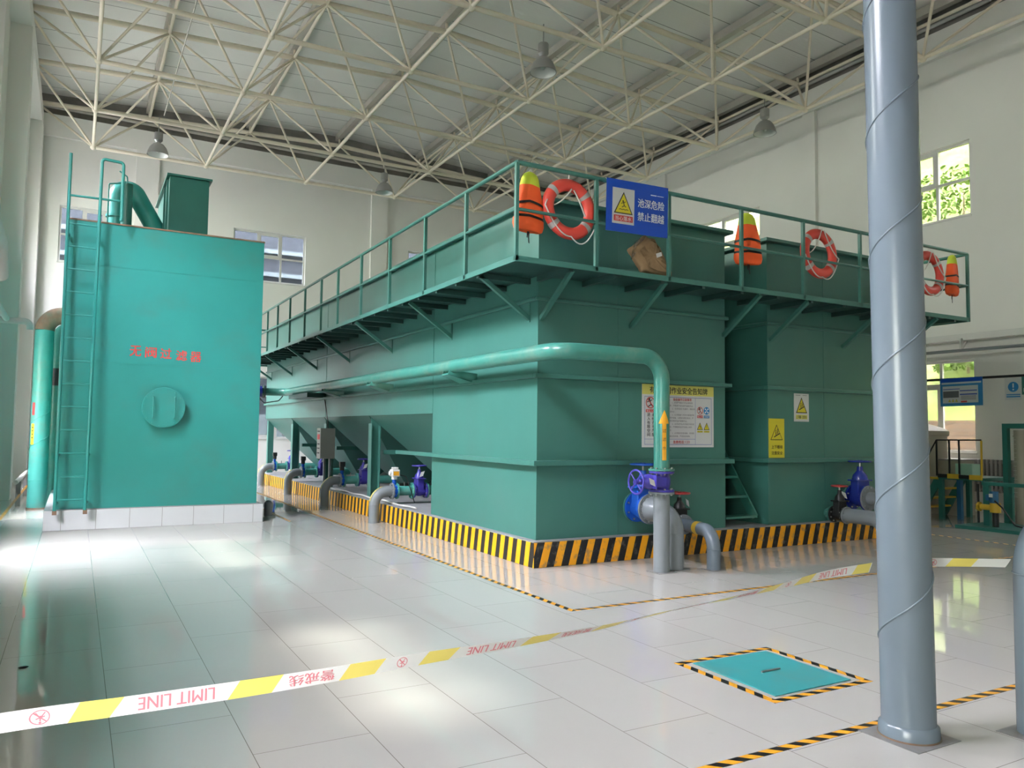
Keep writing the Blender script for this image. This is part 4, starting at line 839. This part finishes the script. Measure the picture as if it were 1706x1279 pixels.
t = thing('floor_hatch', 'square turquoise steel hatch cover in the floor, framed by hazard tape', 'hatch', (-0.57, -4.07, 0))
MB().prism([(-0.925, -4.435, 0.001), (-0.228, -4.435, 0.001), (-0.215, -3.70, 0.001), (-0.91, -3.69, 0.001)], (0, 0, 0.007)).build('cover_plate', 'hatch_teal', t, 0.003)
MB().tube([(-0.65, -4.07, 0.014), (-0.48, -4.07, 0.014)], 0.007, 8).build('lift_handle', 'alu_grey', t)
t = tag(MB().sphere((-4.95, -1.75, 0.006), 0.022, 10, 0, (1.4, 0.8, 0.3)).build('pebble', 'black'), 'tiny dark pebble on the floor tiles at the left', 'pebble')

# ------------------------------------------------------------------ life vests and rings
def vest():
    t = thing('life_vest', '', 'life vest', (0, 0, 0), 'life vests hung on the railing')
    prof = [(0.0, 0.155, 0.05), (0.015, 0.18, 0.075), (0.07, 0.195, 0.09), (0.13, 0.192, 0.085), (0.155, 0.182, 0.075), (0.18, 0.185, 0.08), (0.26, 0.180, 0.085), (0.29, 0.174, 0.076), (0.32, 0.176, 0.08), (0.42, 0.150, 0.075), (0.49, 0.132, 0.07), (0.51, 0.128, 0.068), (0.60, 0.110, 0.060), (0.645, 0.082, 0.05), (0.665, 0.045, 0.03), (0.668, 0.005, 0.01)]
    n = 32
    def ring(z, a, b, k=0):
        o = []
        for i in range(n):
            q = 2*PI*i/n; c, s = math.cos(q), math.sin(q); e_ = 2.6
            x = a*math.copysign(abs(c)**(2/e_), c); y = b*math.copysign(abs(s)**(2/e_), s)
            wob = 1+0.05*noise.noise(V((x*14, y*14, z*9))); groove = 1-0.12*math.exp(-(x/0.012)**2)*(1 if z < 0.5 else 0.3)
            o.append((x*wob, y*wob*groove, z+0.012*noise.noise(V((x*9, y*9, 2)))))
        return o
    def skin(ps): 
        mb = MB(); R_ = [ring(*q) for q in ps]; mb.add([v for r in R_ for v in r], [(i*n+k, i*n+(k+1) % n, (i+1)*n+(k+1) % n, (i+1)*n+k) for i in range(len(ps)-1) for k in range(n)], 0, True); return mb
    a = skin(prof[:12]); a.add(ring(*prof[0]), [tuple(range(n))[::-1]]); a.build('vest_body', 'vest_orange', t)
    skin(prof[11:]).build('shoulder_panel', 'vest_yellow', t)
    for z, a_, b_ in ((0.148, 0.188, 0.083), (0.285, 0.181, 0.083)):
        MB(); mb = MB(); r1 = [(x*1.01, y*1.02, z_+0.03*(1-(x/0.19)**2)*(1 if z > 0.2 else 0.2)) for x, y, z_ in ring(z-0.014, a_, b_)]; r2_ = [(x, y, z_+0.028) for x, y, z_ in r1]
        mb.add(r1+r2_, [(k, (k+1) % n, (k+1) % n+n, k+n) for k in range(n)], 0, True); mb.build('belt', 'black', t)
    MB().prism([(0.0, 0, 0.02), (0.022, 0, 0.02), (0.018, 0, -0.06), (0.026, 0, -0.13), (0.012, 0, -0.12), (0.004, 0, -0.05)], (0, 0.006, 0)).prism([(-0.012, 0, 0.01), (0.004, 0, 0.01), (-0.004, 0, -0.07), (-0.014, 0, -0.065)], (0, 0.006, 0)).build('strap_tail', 'black', t)
    MB().torus((0, 0, 0.685), (1, 0.2, 0), 0.02, 0.004, 14, 6).build('hanging_loop', 'rope', t)
    return t
v0 = vest(); YI = WY0+0.02
for k, (x, z, sc, lb) in enumerate([(-0.40, 3.815, 1.0, 'orange life vest with yellow shoulders at the near walkway corner, left of the big ring'), (2.985, 3.835, 1.02, 'orange life vest with yellow shoulders in the middle of the front railing'), (7.50, 3.86, 0.97, 'orange life vest with yellow shoulders at the far right end of the railing')]):
    t = v0 if k == 0 else dup(v0); t.location = (x, YI+0.125, z); t.rotation_euler = (0, math.radians((2, -2, 3)[k]), math.radians((6, -12, 14)[k])); t.scale = (sc*(0.9 if k == 2 else 1), sc, sc); t['label'] = lb
def lifebuoy():
    t = thing('lifebuoy', '', 'lifebuoy', (0, 0, 0), 'red lifebuoys hung on the railing'); R, r = 0.285, 0.072
    m = MB(); n, k_ = 48, 16; vs = []
    for i in range(n):
        a = 2*PI*i/n
        for j in range(k_): b = 2*PI*j/k_; rr = R+r*math.cos(b); vs.append((rr*math.cos(a), 0.055*math.sin(b), rr*math.sin(a)))
    m.add(vs, [(i*k_+j, ((i+1) % n)*k_+j, ((i+1) % n)*k_+(j+1) % k_, i*k_+(j+1) % k_) for i in range(n) for j in range(k_)], 0, True); m.build('ring', 'ring_red', t)
    for a0 in (40, 140, 222, 318):
        vs = []; m = MB()
        for i in range(5):
            a = math.radians(a0-5.5+i*2.75)
            for j in range(k_): b = 2*PI*j/k_; rr = R+(r+0.0025)*math.cos(b); vs.append((rr*math.cos(a), 0.0575*math.sin(b), rr*math.sin(a)))
        m.add(vs, [(i*k_+j, (i+1)*k_+j, (i+1)*k_+(j+1) % k_, i*k_+(j+1) % k_) for i in range(4) for j in range(k_)], 0, True); m.build('reflective_band', 'silver', t)
    return t
def drape(p, q, sag, n=10): p, q = V(p), V(q); return [p.lerp(q, i/n)+V((0, 0, -sag*4*(i/n)*(1-i/n))) for i in range(n+1)]
l0 = lifebuoy()
for k, (x, lb) in enumerate([(0.12, 'red lifebuoy with grey bands beside the blue sign, largest of the rings'), (4.315, 'red lifebuoy with grey bands between the middle vest and the pillar'), (6.84, 'red lifebuoy right of the tall pillar, next to the far vest')]):
    t = l0 if k == 0 else dup(l0); t.location = (x, YI+0.09, 4.135); t['label'] = lb; t.rotation_euler = (math.radians(-3), 0, 0)
    m = MB(); yy = -0.062
    if k == 0: ls = [drape((-0.36, yy, -0.02), (-0.02, yy, -0.34), 0.09), drape((-0.02, yy, -0.34), (0.345, yy, -0.12), 0.16), drape((0.0, yy, 0.22), (-0.21, yy+0.05, 0.02), 0.03), drape((0.03, yy, 0.21), (0.23, yy+0.05, -0.10), -0.02), drape((-0.36, yy, -0.02), (-0.33, yy, 0.05), 0)]
    else: ls = [drape((-0.35, yy, -0.06), (-0.02, yy, -0.35), 0.10), drape((-0.02, yy, -0.35), (0.34, yy, -0.05), 0.13), drape((0.02, yy, 0.34), (-0.26, yy+0.03, -0.03), 0.08), drape((0.06, yy, 0.33), (0.34, yy, -0.05), 0.06)]
    for l in ls: m.tube(l, 0.008, 8)
    m.tube([(0, 0, 0.33), (0, -0.02, 0.40)], 0.006, 6)
    for o in [c for c in t.children if c.name.startswith('grab_rope')]: bpy.data.objects.remove(o)
    o = m.build('grab_rope', 'rope'); o.parent = t

# ------------------------------------------------------------------ signs
def sign(name, label, o, r, u, wd, h, mat, th=0.006):
    t = thing(name, label, 'sign', o); r_, u_ = V(r).normalized(), V(u).normalized(); n_ = r_.cross(u_)
    MB().prism([V(o), V(o)+r_*wd, V(o)+r_*wd+u_*h, V(o)+u_*h], -n_*th).build('panel', mat, t); return t, Board(o, r, u)
def fallman(b, x, y, s, m='ink_black', l=3):
    b.disc(x-0.02*s, y+0.30*s, 0.07*s, m, l, 10); b.line(x, y+0.24*s, x+0.1*s, y-0.02*s, 0.07*s, m, l); b.line(x+0.1*s, y-0.02*s, x-0.12*s, y-0.14*s, 0.06*s, m, l); b.line(x+0.1*s, y-0.02*s, x+0.26*s, y-0.12*s, 0.06*s, m, l); b.line(x, y+0.2*s, x-0.2*s, y+0.12*s, 0.05*s, m, l); b.line(x+0.02*s, y+0.18*s, x+0.2*s, y+0.28*s, 0.05*s, m, l)
t, b = sign('warning_sign', 'blue sheet sign about deep pool danger, tied to the front railing', (0.535, WY0-0.03, 3.925), (1, 0, 0.022), (0, -0.03, 1), 0.915, 0.612, 'sign_blue')
b.rect(0.085, 0.095, 0.405, 0.515, 'sign_white', 1); b.tri(0.245, 0.215, 0.275, 0.26, 'sign_yellow', t=0.045, l=2); fallman(b, 0.24, 0.315, 0.16, l=4)
for q in range(3): b.line(0.18+0.045*q, 0.262, 0.20+0.045*q, 0.27, 0.008, 'ink_black', 4); b.line(0.20+0.045*q, 0.27, 0.225+0.045*q, 0.262, 0.008, 'ink_black', 4)
b.rect(0.108, 0.125, 0.385, 0.195, 'red_ink', 2); b.text('当心落水', 0.247, 0.16, 0.052, 'white_ink', 3, 0.235, 0.012)
b.text('池深危险', 0.655, 0.375, 0.105, 'white_ink', 2, 0.40, 0.028); b.text('禁止翻越', 0.655, 0.215, 0.105, 'white_ink', 2, 0.40, 0.028)
b.rect(0.645, 0.485, 0.735, 0.497, 'white_ink', 2); b.rect(0.745, 0.487, 0.845, 0.495, 'white_ink', 2); b.build('sign_print', t)
m = MB()
for x in (0.55, 1.435): m.tube([(x, WY0-0.034, 4.51), (x, WY0-0.01, 4.55)], 0.004, 6)
m.build('cable_tie', 'rope', t)
t, b = sign('notice_board', 'white safety notice with yellow header and Chinese text on the near tank front', (1.68, TY-0.008, 1.405), (1, 0, 0), (0, 0, 1), 1.24, 0.822, 'sign_white')
b.rect(0, 0.69, 1.24, 0.822, 'sign_pale_yellow', 1); b.text('有限空间作业安全告知牌', 0.625, 0.752, 0.088, 'ink_black', 2, 1.0, 0.03)
b.frame(0.04, 0.035, 1.20, 0.665, 0.005, 'ink_blue', 1)
b.rect(0.44, 0.105, 0.444, 0.665, 'ink_blue', 1); b.rect(0.905, 0.035, 0.909, 0.665, 'ink_blue', 1); b.rect(0.04, 0.105, 0.905, 0.109, 'ink_blue', 1); b.rect(0.34, 0.50, 0.44, 0.503, 'ink_blue', 1); b.rect(0.34, 0.40, 0.44, 0.403, 'ink_blue', 1)
for x in (0.135,): b.ring(x, 0.58, 0.075, 0.012, 'red_ink', 3); fallman(b, x-0.01, 0.56, 0.22, l=1); b.line(x-0.052, 0.632, x+0.052, 0.528, 0.011, 'red_ink', 3)
b.rect(0.06, 0.455, 0.215, 0.492, 'red_ink', 2); b.text('禁止入内', 0.137, 0.473, 0.026, 'white_ink', 3, 0.13)
for k, ch in enumerate('进入有限空间'): b.text(ch, 0.108, 0.425-0.052*k, 0.044, 'ink_black', 2, 0.05, 0.03)
for k, ch in enumerate('未经许可严禁'): b.text(ch, 0.185, 0.425-0.052*k, 0.044, 'ink_black', 2, 0.05, 0.03)
b.disc(0.39, 0.245, 0.045, 'ink_blue', 2); b.rect(0.345, 0.165, 0.435, 0.19, 'ink_blue', 2); b.tri(0.39, 0.52, 0.085, 0.075, 'sign_yellow', t=0.06, l=2)
b.text('安全操作注意事项', 0.68, 0.635, 0.038, 'red_ink', 2, 0.32, 0.03)
LN = ['1、必须严格执行作业审批制', '度，严格遵守安全操作规程作业。', '2、必须坚持“先通风、再检测、', '后作业”。', '3、必须配备个人防中毒窒息等', '防护装备，设置安全警示标识，严', '禁无防护监护措施作业。', '4、必须对作业人员进行安全培', '训，严禁教育培训不合格上岗作', '业。', '5、必须制定应急措施，现场配', '备应急装备，严禁盲目施救。']
for k, s_ in enumerate(LN): b.text(s_, 0.46 if not s_[0].isdigit() else 0.50, 0.592-0.0405*k, 0.024, 'ink_grey', 2, None if len(s_) < 6 else min(0.43, 0.0275*len(s_)), 0.0, 1, center=False)
b.text('急救电话：', 0.62, 0.07, 0.04, 'red_ink', 2, 0.20, 0.03); b.text('120', 0.77, 0.07, 0.034, 'red_ink', 2, 0.075); b.text('牌', 0.405, 0.07, 0.036, 'ink_grey', 2, 0.04)
b.ring(0.99, 0.495, 0.052, 0.008, 'red_ink', 3); fallman(b, 0.985, 0.485, 0.15, l=1); b.line(0.953, 0.532, 1.027, 0.458, 0.008, 'red_ink', 3)
b.disc(1.11, 0.495, 0.052, 'ink_blue_light', 2)
for k in range(4): a = PI/4+PI/2*k; b.poly([(1.11, 0.495), (1.11+0.042*math.cos(a-0.3), 0.495+0.042*math.sin(a-0.3)), (1.11+0.042*math.cos(a+0.3), 0.495+0.042*math.sin(a+0.3))], 'white_ink', 3)
b.rect(0.94, 0.395, 1.04, 0.43, 'red_ink', 2); b.text('禁止入内', 0.99, 0.412, 0.022, 'white_ink', 3, 0.085); b.rect(1.06, 0.395, 1.16, 0.43, 'ink_blue_light', 2); b.text('注意通风', 1.11, 0.412, 0.022, 'white_ink', 3, 0.085)
b.tri(0.99, 0.235, 0.105, 0.10, 'sign_yellow', t=0.07, l=2); fallman(b, 0.99, 0.265, 0.08, l=4); b.tri(1.11, 0.235, 0.105, 0.10, 'sign_yellow', t=0.07, l=2); b.rect(1.106, 0.265, 1.114, 0.30, 'ink_black', 4); b.rect(1.106, 0.25, 1.114, 0.259, 'ink_black', 4)
b.rect(0.94, 0.20, 1.04, 0.222, 'sign_yellow', 2); b.text('当心中毒', 0.99, 0.211, 0.018, 'ink_black', 3, 0.08); b.rect(1.06, 0.20, 1.16, 0.222, 'sign_yellow', 2); b.text('注意安全', 1.11, 0.211, 0.018, 'ink_black', 3, 0.08); b.build('sign_print', t)
def stairs_icon(b, x, y, s, l=4):
    b.line(x-0.28*s, y-0.16*s, x+0.30*s, y+0.10*s, 0.07*s, 'ink_black', l)
    for dx, dy in ((-0.08, -0.02), (0.10, 0.07)): b.line(x+dx*s, y+dy*s, x+dx*s, y+(dy+0.27)*s, 0.07*s, 'ink_black', l); b.disc(x+dx*s, y+(dy+0.33)*s, 0.045*s, 'ink_black', l, 8)
t, b = sign('stair_warning_sign', 'yellow stair warning sign at the left edge of the right tank front', (3.985, TY-0.006, 1.255), (1, 0, 0), (0, 0, 1), 0.315, 0.565, 'sign_yellow')
b.tri(0.155, 0.255, 0.25, 0.225, 'sign_yellow', t=0.035, l=1); stairs_icon(b, 0.155, 0.33, 0.2); b.text('上下楼梯', 0.16, 0.155, 0.052, 'ink_black', 2, 0.225, 0.012); b.text('注意安全', 0.16, 0.07, 0.052, 'ink_black', 2, 0.225, 0.012); b.build('sign_print', t)
t, b = sign('stair_warning_sign', 'small white sign with yellow warning triangle, higher on the right tank front', (4.51, TY-0.006, 1.785), (1, 0, 0), (0, 0, 1), 0.315, 0.415, 'sign_white')
b.tri(0.157, 0.125, 0.24, 0.235, 'sign_yellow', t=0.05, l=1); stairs_icon(b, 0.157, 0.205, 0.2); b.rect(0.035, 0.035, 0.28, 0.10, 'sign_pale_yellow', 1); b.text('上下楼梯', 0.095, 0.067, 0.045, 'ink_black', 2, 0.10, 0.02); b.text('注意安全', 0.215, 0.067, 0.045, 'ink_black', 2, 0.10, 0.02); b.rect(0.03, 0.385, 0.135, 0.391, 'ink_grey', 1); b.rect(0.18, 0.386, 0.27, 0.391, 'ink_grey', 1); b.build('sign_print', t)

# canvas bag in clear plastic under the blue sign
t = thing('canvas_coat', 'folded brown canvas coat in clear plastic below the blue sign', 'coat', (1.35, WY0+0.15, 3.5))
m = MB(); out = [(1.02, 3.80), (1.10, 3.87), (1.24, 3.985), (1.365, 3.965), (1.43, 3.86), (1.54, 3.70), (1.655, 3.495), (1.40, 3.495), (1.215, 3.535), (1.13, 3.66)]
cx_, cz_ = 1.33, 3.72; rings_ = []
for dy, k in ((0.0, 0.72), (0.03, 0.93), (0.09, 1.0), (0.16, 0.95), (0.20, 0.72)):
    rings_.append([(cx_+(x-cx_)*k, WY0+0.06+dy+0.012*noise.noise(V((x*9, z*9, dy))), cz_+(z-cz_)*k) for x, z in out])
n = len(out); m.add([v for r in rings_ for v in r], [(i*n+k, i*n+(k+1) % n, (i+1)*n+(k+1) % n, (i+1)*n+k) for i in range(4) for k in range(n)], 0, True); m.add(rings_[0], [tuple(range(n))], 0); m.add(rings_[-1], [tuple(range(n))[::-1]], 0)
o = m.build('coat_body', 'canvas', t); sb = o.modifiers.new('sub', 'SUBSURF'); sb.levels = 2; sb.render_levels = 2; sb.subdivision_type = 'SIMPLE'; dm = o.modifiers.new('disp', 'DISPLACE'); tx = bpy.data.textures.new('folds', 'CLOUDS'); tx.noise_scale = 0.09; dm.texture = tx; dm.strength = 0.06
MB().prism([(1.34, WY0+0.045, 3.76), (1.42, WY0+0.045, 3.79), (1.435, WY0+0.045, 3.745), (1.355, WY0+0.045, 3.71)], (0, 0.004, 0)).build('white_label', 'white_plastic', t)
MB().add and MB().prism([(1.01, WY0+0.09, 3.66), (1.06, WY0+0.08, 3.88), (1.16, WY0+0.10, 3.95), (1.24, WY0+0.1, 3.99), (1.12, WY0+0.08, 3.83)], (0, 0.03, 0)).build('plastic_film', 'film', t)

# ------------------------------------------------------------------ left wall pipes
t = thing('heating_pipe', 'white heating pipe along the left wall at the left edge, ending in a small elbow', 'pipe', (-5.72, 4, 3.27)); MB().tube([(-5.74, -4, 3.27), (-5.74, 6.7, 3.27)], 0.045, 14).build('pipe_run', 'white_pipe', t); MB().tube(route([(-6.29, 6.75, 3.25), (-5.42, 6.75, 3.25), (-5.42, 6.75, 3.12)], 0.08, 6), 0.05, 14).build('pipe_elbow', 'white_pipe', t)
t = thing('duct_pipe', 'thicker white pipe end at the far left edge, above the heating pipe', 'pipe', (-5.6, 1, 3.5)); MB().tube(route([(-5.62, -5, 3.95), (-5.62, 3.0, 3.75), (-5.62, 3.35, 3.40)], 0.15, 6), 0.12, 18).build('pipe_run', 'white_pipe', t)
t = thing('floor_pipe', 'white pipe low along the left wall near the floor', 'pipe', (-5.8, 13, 0.25)); MB().tube([(-5.82, 12.4, 0.33), (-5.82, 18.0, 0.33)], 0.05, 12).build('pipe_run', 'white_pipe', t)
for y in (13.5, 16.5): MB().box(-5.87, -5.77, y-0.04, y+0.04, 0, 0.29).build('pipe_foot', 'concrete', t)
def radiator(label, axis, c, u0, u1, z0, z1, mat):
    P = (lambda u: (c, u)) if axis == 'x' else (lambda u: (u, c)); n = max(3, int((u1-u0)/0.085)); t = thing('radiator', label, 'radiator', (*P((u0+u1)/2), z0))
    for k in range(n):
        u = u0+(u1-u0)*(k+0.5)/n; x, y = P(u); MB().box(x-(0.05 if axis == 'x' else 0.026), x+(0.05 if axis == 'x' else 0.026), y-(0.05 if axis == 'y' else 0.026), y+(0.05 if axis == 'y' else 0.026), z0, z1).build('fin', mat, t, 0.012)
    for u in (u0+0.1, u1-0.1): x, y = P(u); MB().box(x-0.02, x+0.02, y-0.02, y+0.02, 0, z0+0.02).build('foot', mat, t)
    for z in (z0+0.06, z1-0.06): MB().tube([(*P(u0), z), (*P(u1), z)], 0.025, 10).build('header', mat, t)
radiator('grey finned radiator under the back window, glimpsed beside the ladder', 'y', 18.36, -5.4, -3.6, 0.2, 1.0, 'radiator_grey')
radiator('grey finned radiator under the right wall window, behind the yellow railing', 'x', 11.92, 0.95, 3.4, 0.44, 1.12, 'radiator_grey')

# ------------------------------------------------------------------ right side equipment
t = thing('dosing_tank', 'beige conical-topped plastic dosing tank under the right window', 'tank', (11.0, 2.75, 0)); MB().lathe([(0, 0.0), (0.78, 0.0), (0.80, 0.04), (0.80, 1.60), (0.84, 1.62), (0.84, 1.70), (0.74, 1.76), (0.36, 1.88), (0.30, 1.90), (0.30, 1.95), (0, 1.95)], (11.0, 2.75, 0), n=40).build('tank_shell', 'beige_frp', t); MB().torus((11.0, 2.75, 1.61), (0, 0, 1), 0.81, 0.02, 40, 8).build('rim', 'beige_frp', t)
wp = thing('work_platform', 'small green platform with stairs and yellow-black railings near the right window', 'platform', (10.2, 1.2, 0))
MB().box(9.9, 10.9, 0.45, 1.33, 0.77, 0.83).build('deck', 'teal_dark', wp)
for y0, y1 in ((0.48, 0.72), (0.92, 1.14)): MB().box(9.88, 9.9, y0, y1, 0.79, 0.88).build('toe_board', 'yellow_paint', wp)
MB().box(9.882, 9.9, 0.72, 0.92, 0.80, 0.87).box(9.882, 9.9, 1.14, 1.33, 0.80, 0.87).build('toe_board', 'black', wp)
for x, y in ((9.95, 1.30), (10.85, 1.30), (10.85, 0.5)): MB().box(x-0.04, x+0.04, y-0.04, y+0.04, 0, 0.77).build('leg', 'teal_dark', wp)
MB().box(10.16, 10.24, 1.05, 1.13, 0, 0.77).build('leg', 'blue_post', wp)
MB().bar((9.95, 1.36, 0.75), (9.95, 1.78, 0.02), 0.05, 0.14).build('stair_stringer', 'teal_dark', wp); MB().bar((10.75, 1.36, 0.75), (10.75, 1.78, 0.02), 0.05, 0.14).build('stair_stringer', 'teal_dark', wp)
for q in (0.25, 0.5, 0.75): MB().box(9.97, 10.73, 1.36+0.42*q-0.08, 1.36+0.42*q+0.08, 0.75-0.73*q-0.015, 0.75-0.73*q+0.015).build('tread', 'yellow_paint', wp)
for y, m_ in ((1.36, 'black'), (1.11, 'black'), (0.92, 'black'), (0.50, 'yellow_paint')): MB().box(9.90, 9.925, y-0.013, y+0.013, 0.83, 1.52).build('railing_post', m_, wp)
MB().tube([(9.912, 1.36, 1.52), (9.912, 0.50, 1.53)], 0.014, 8).build('top_rail', 'black', wp); MB().tube([(9.912, 1.36, 1.52), (9.912, 1.56, 1.17)], 0.014, 8).build('stair_rail', 'black', wp); MB().tube([(9.912, 1.56, 1.17), (9.912, 1.80, 0.80)], 0.022, 8).build('stair_rail', 'yellow_paint', wp); MB().tube([(9.912, 1.56, 1.17), (9.912, 1.56, 0.35)], 0.014, 8).build('stair_rail', 'black', wp)
MB().box(9.9, 10.0, 1.33, 1.75, 0.76, 0.80).build('step_edge', 'yellow_paint', wp)
t = thing('tool_crate', 'open mint green plastic crate on the work platform', 'crate', (10.55, 1.15, 0.83))
m = MB(); m.prism([(10.42, 0.98, 0.83), (10.68, 0.98, 0.83), (10.68, 1.30, 0.83), (10.42, 1.30, 0.83)], (0, 0, 0.01)); 
for a, b_ in (((10.42, 0.98), (10.42, 1.30)), ((10.68, 0.98), (10.68, 1.30)), ((10.42, 0.98), (10.68, 0.98)), ((10.42, 1.30), (10.68, 1.30))): m.bar((*a, 0.945), (*b_, 0.945), 0.012, 0.23)
m.build('crate_shell', 'mint', t)
t = thing('sludge_box', 'grey-beige cardboard box behind the platform stairs', 'box', (10.9, 1.75, 0)); MB().box(10.82, 11.3, 1.45, 1.88, 0.0, 1.10).build('box_body', 'beige_frp', t); MB().box(10.81, 11.31, 1.44, 1.89, 1.10, 1.13).build('box_lid', 'radiator_grey', t)
sk = thing('pump_skid', 'green pump skid with yellow pump on the floor right of the pillar', 'pump', (9.2, 0.0, 0))
MB().box(8.80, 9.9, -0.95, 0.35, 0.0, 0.055).build('skid_base', 'teal_dark', sk); MB().box(9.16, 9.24, -0.04, 0.06, 0.055, 0.79).build('column', 'teal_dark', sk)
MB().box(9.14, 9.26, -1.5, 0.07, 0.75, 0.81).build('header_bar', 'teal_dark', sk); MB().tube([(9.1, 0.11, 0.1), (9.1, 0.11, 0.77)], 0.02, 8).build('discharge_pipe', 'black', sk)
MB().tube([(9.1, -0.18, 0.30), (9.1, -0.18, 0.46)], 0.085, 18).tube([(9.1, -0.12, 0.38), (9.1, 0.06, 0.38)], 0.05, 14).flange((9.1, 0.09, 0.38), (0, 1, 0), 0.08, 0.03, 6).build('pump_head', 'yellow_paint', sk)
MB().tube([(9.1, -0.16, 0.46), (9.1, -0.16, 0.66)], 0.07, 16).box(9.02, 9.18, -0.12, -0.06, 0.50, 0.60).build('motor', 'blue_post', sk); MB().tube([(9.1, -0.18, 0.055), (9.1, -0.18, 0.30)], 0.05, 14).build('pump_stand', 'black', sk)
MB().box(9.0, 9.01, -0.19, -0.13, 0.56, 0.62).build('name_plate', 'white_plastic', sk); MB().tube(route([(9.05, -0.2, 0.5), (9.0, -0.35, 0.4), (9.0, -0.55, 0.12), (9.0, -0.9, 0.08)], 0.08, 5), 0.014, 8).build('cable', 'black', sk)
fr = thing('meter_frame', 'tall dark green frame around a beige graduated column at the right edge', 'frame', (10.3, 0.0, 0))
for a, b_ in (((10.25, 10.35), (0.22, 0.31)), ((10.25, 10.35), (-0.75, -0.66))): MB().box(*a, *b_, 0, 1.84).build('frame_post', 'teal_dark', fr)
MB().box(10.25, 10.35, -0.66, 0.22, 1.75, 1.84).build('frame_beam', 'teal_dark', fr); MB().tube([(10.45, 0.08, 0.0), (10.45, 0.08, 1.72)], 0.12, 20).tube([(10.45, 0.08, 1.60), (10.45, 0.08, 1.62)], 0.135, 20).build('column', 'beige_frp', fr); MB().tube([(10.4, -0.12, 0.0), (10.4, -0.12, 1.78)], 0.04, 12).build('dark_pipe', 'black', fr)
for k in range(14): MB().box(10.318, 10.325, 0.10, 0.16, 0.5+0.08*k, 0.505+0.08*k).build('scale_mark', 'white_plastic', fr)
t = thing('cable_tray', 'dark steel bar carrying signs in front of the right window', 'rail', (10.6, 0, 2.73)); MB().box(10.58, 10.63, -2.5, 3.4, 2.715, 2.76).build('bar', 'black', t)
for y in (-2.2, 3.3): MB().box(10.60, XR, y-0.02, y+0.02, 2.715, 2.755).build('wall_bracket', 'black', t)
t, b = sign('information_board', 'blue and white information board hanging before the right window', (10.55, 1.66, 2.19), (0, -1, 0.012), (0, 0, 1), 0.845, 0.555, 'ink_blue_light')
b.rect(0.01, 0.48, 0.84, 0.55, 'sign_blue', 1); b.rect(0.03, 0.44, 0.82, 0.475, 'sign_white', 1); b.rect(0.05, 0.06, 0.76, 0.40, 'sign_white', 1)
b.rect(0.06, 0.33, 0.40, 0.345, 'ink_blue', 2); b.rect(0.06, 0.17, 0.38, 0.30, 'ink_grey', 2); b.rect(0.40, 0.29, 0.74, 0.31, 'ink_blue', 2); b.rect(0.40, 0.215, 0.74, 0.24, 'ink_blue', 2)
for k in range(4): b.rect(0.42, 0.19-0.022*k, 0.72, 0.198-0.022*k, 'ink_grey', 2)
for k in range(3): b.tri(0.19+0.07*k, 0.085, 0.055, 0.055, 'sign_yellow', l=2)
b.rect(0.42, 0.068, 0.54, 0.10, 'red_ink', 2); b.build('sign_print', t)
t, b = sign('mandatory_sign', 'pale sign with blue exclamation disc, hanging at the right edge', (10.55, 0.405, 2.285), (0, -1, 0), (0, 0, 1), 0.30, 0.415, 'sign_white')
b.disc(0.155, 0.245, 0.095, 'ink_blue_light', 1); b.rect(0.143, 0.23, 0.167, 0.31, 'white_ink', 2); b.disc(0.155, 0.195, 0.016, 'white_ink', 2, 12); b.rect(0.03, 0.09, 0.28, 0.11, 'ink_blue_light', 1); b.rect(0.03, 0.05, 0.28, 0.075, 'ink_blue_light', 1); b.build('sign_print', t)
t, b = sign('mandatory_sign', 'green sign cut off by the right edge of the photo', (10.55, 0.10, 2.38), (0, -1, 0), (0, 0, 1), 0.30, 0.33, 'green'); b.rect(0.03, 0.05, 0.27, 0.12, 'sign_white', 1); b.build('sign_print', t)
t = thing('wall_pipe', 'dark grey pipe along the right wall above the lower window', 'pipe', (11.7, 2, 3.42)); MB().tube([(11.7, -6, 3.42), (11.7, 12, 3.42)], 0.035, 12).build('pipe_run', 'grey_pipe_dull', t)
for y in (-1.5, 1.9, 5.5): MB().box(11.66, 11.74, y-0.02, y+0.02, 3.45, 3.68).bar((11.7, y, 3.40), (XR, y+0.12, 3.66), 0.03, 0.03).build('pipe_bracket', 'white_pipe', t)
t = thing('wall_conduit', 'pale grey trunking along the right wall, above the dark pipe', 'conduit', (12.0, 2, 3.72)); MB().box(11.88, XR, -6, 12, 3.66, 3.80).build('trunking', 'white_pipe', t)
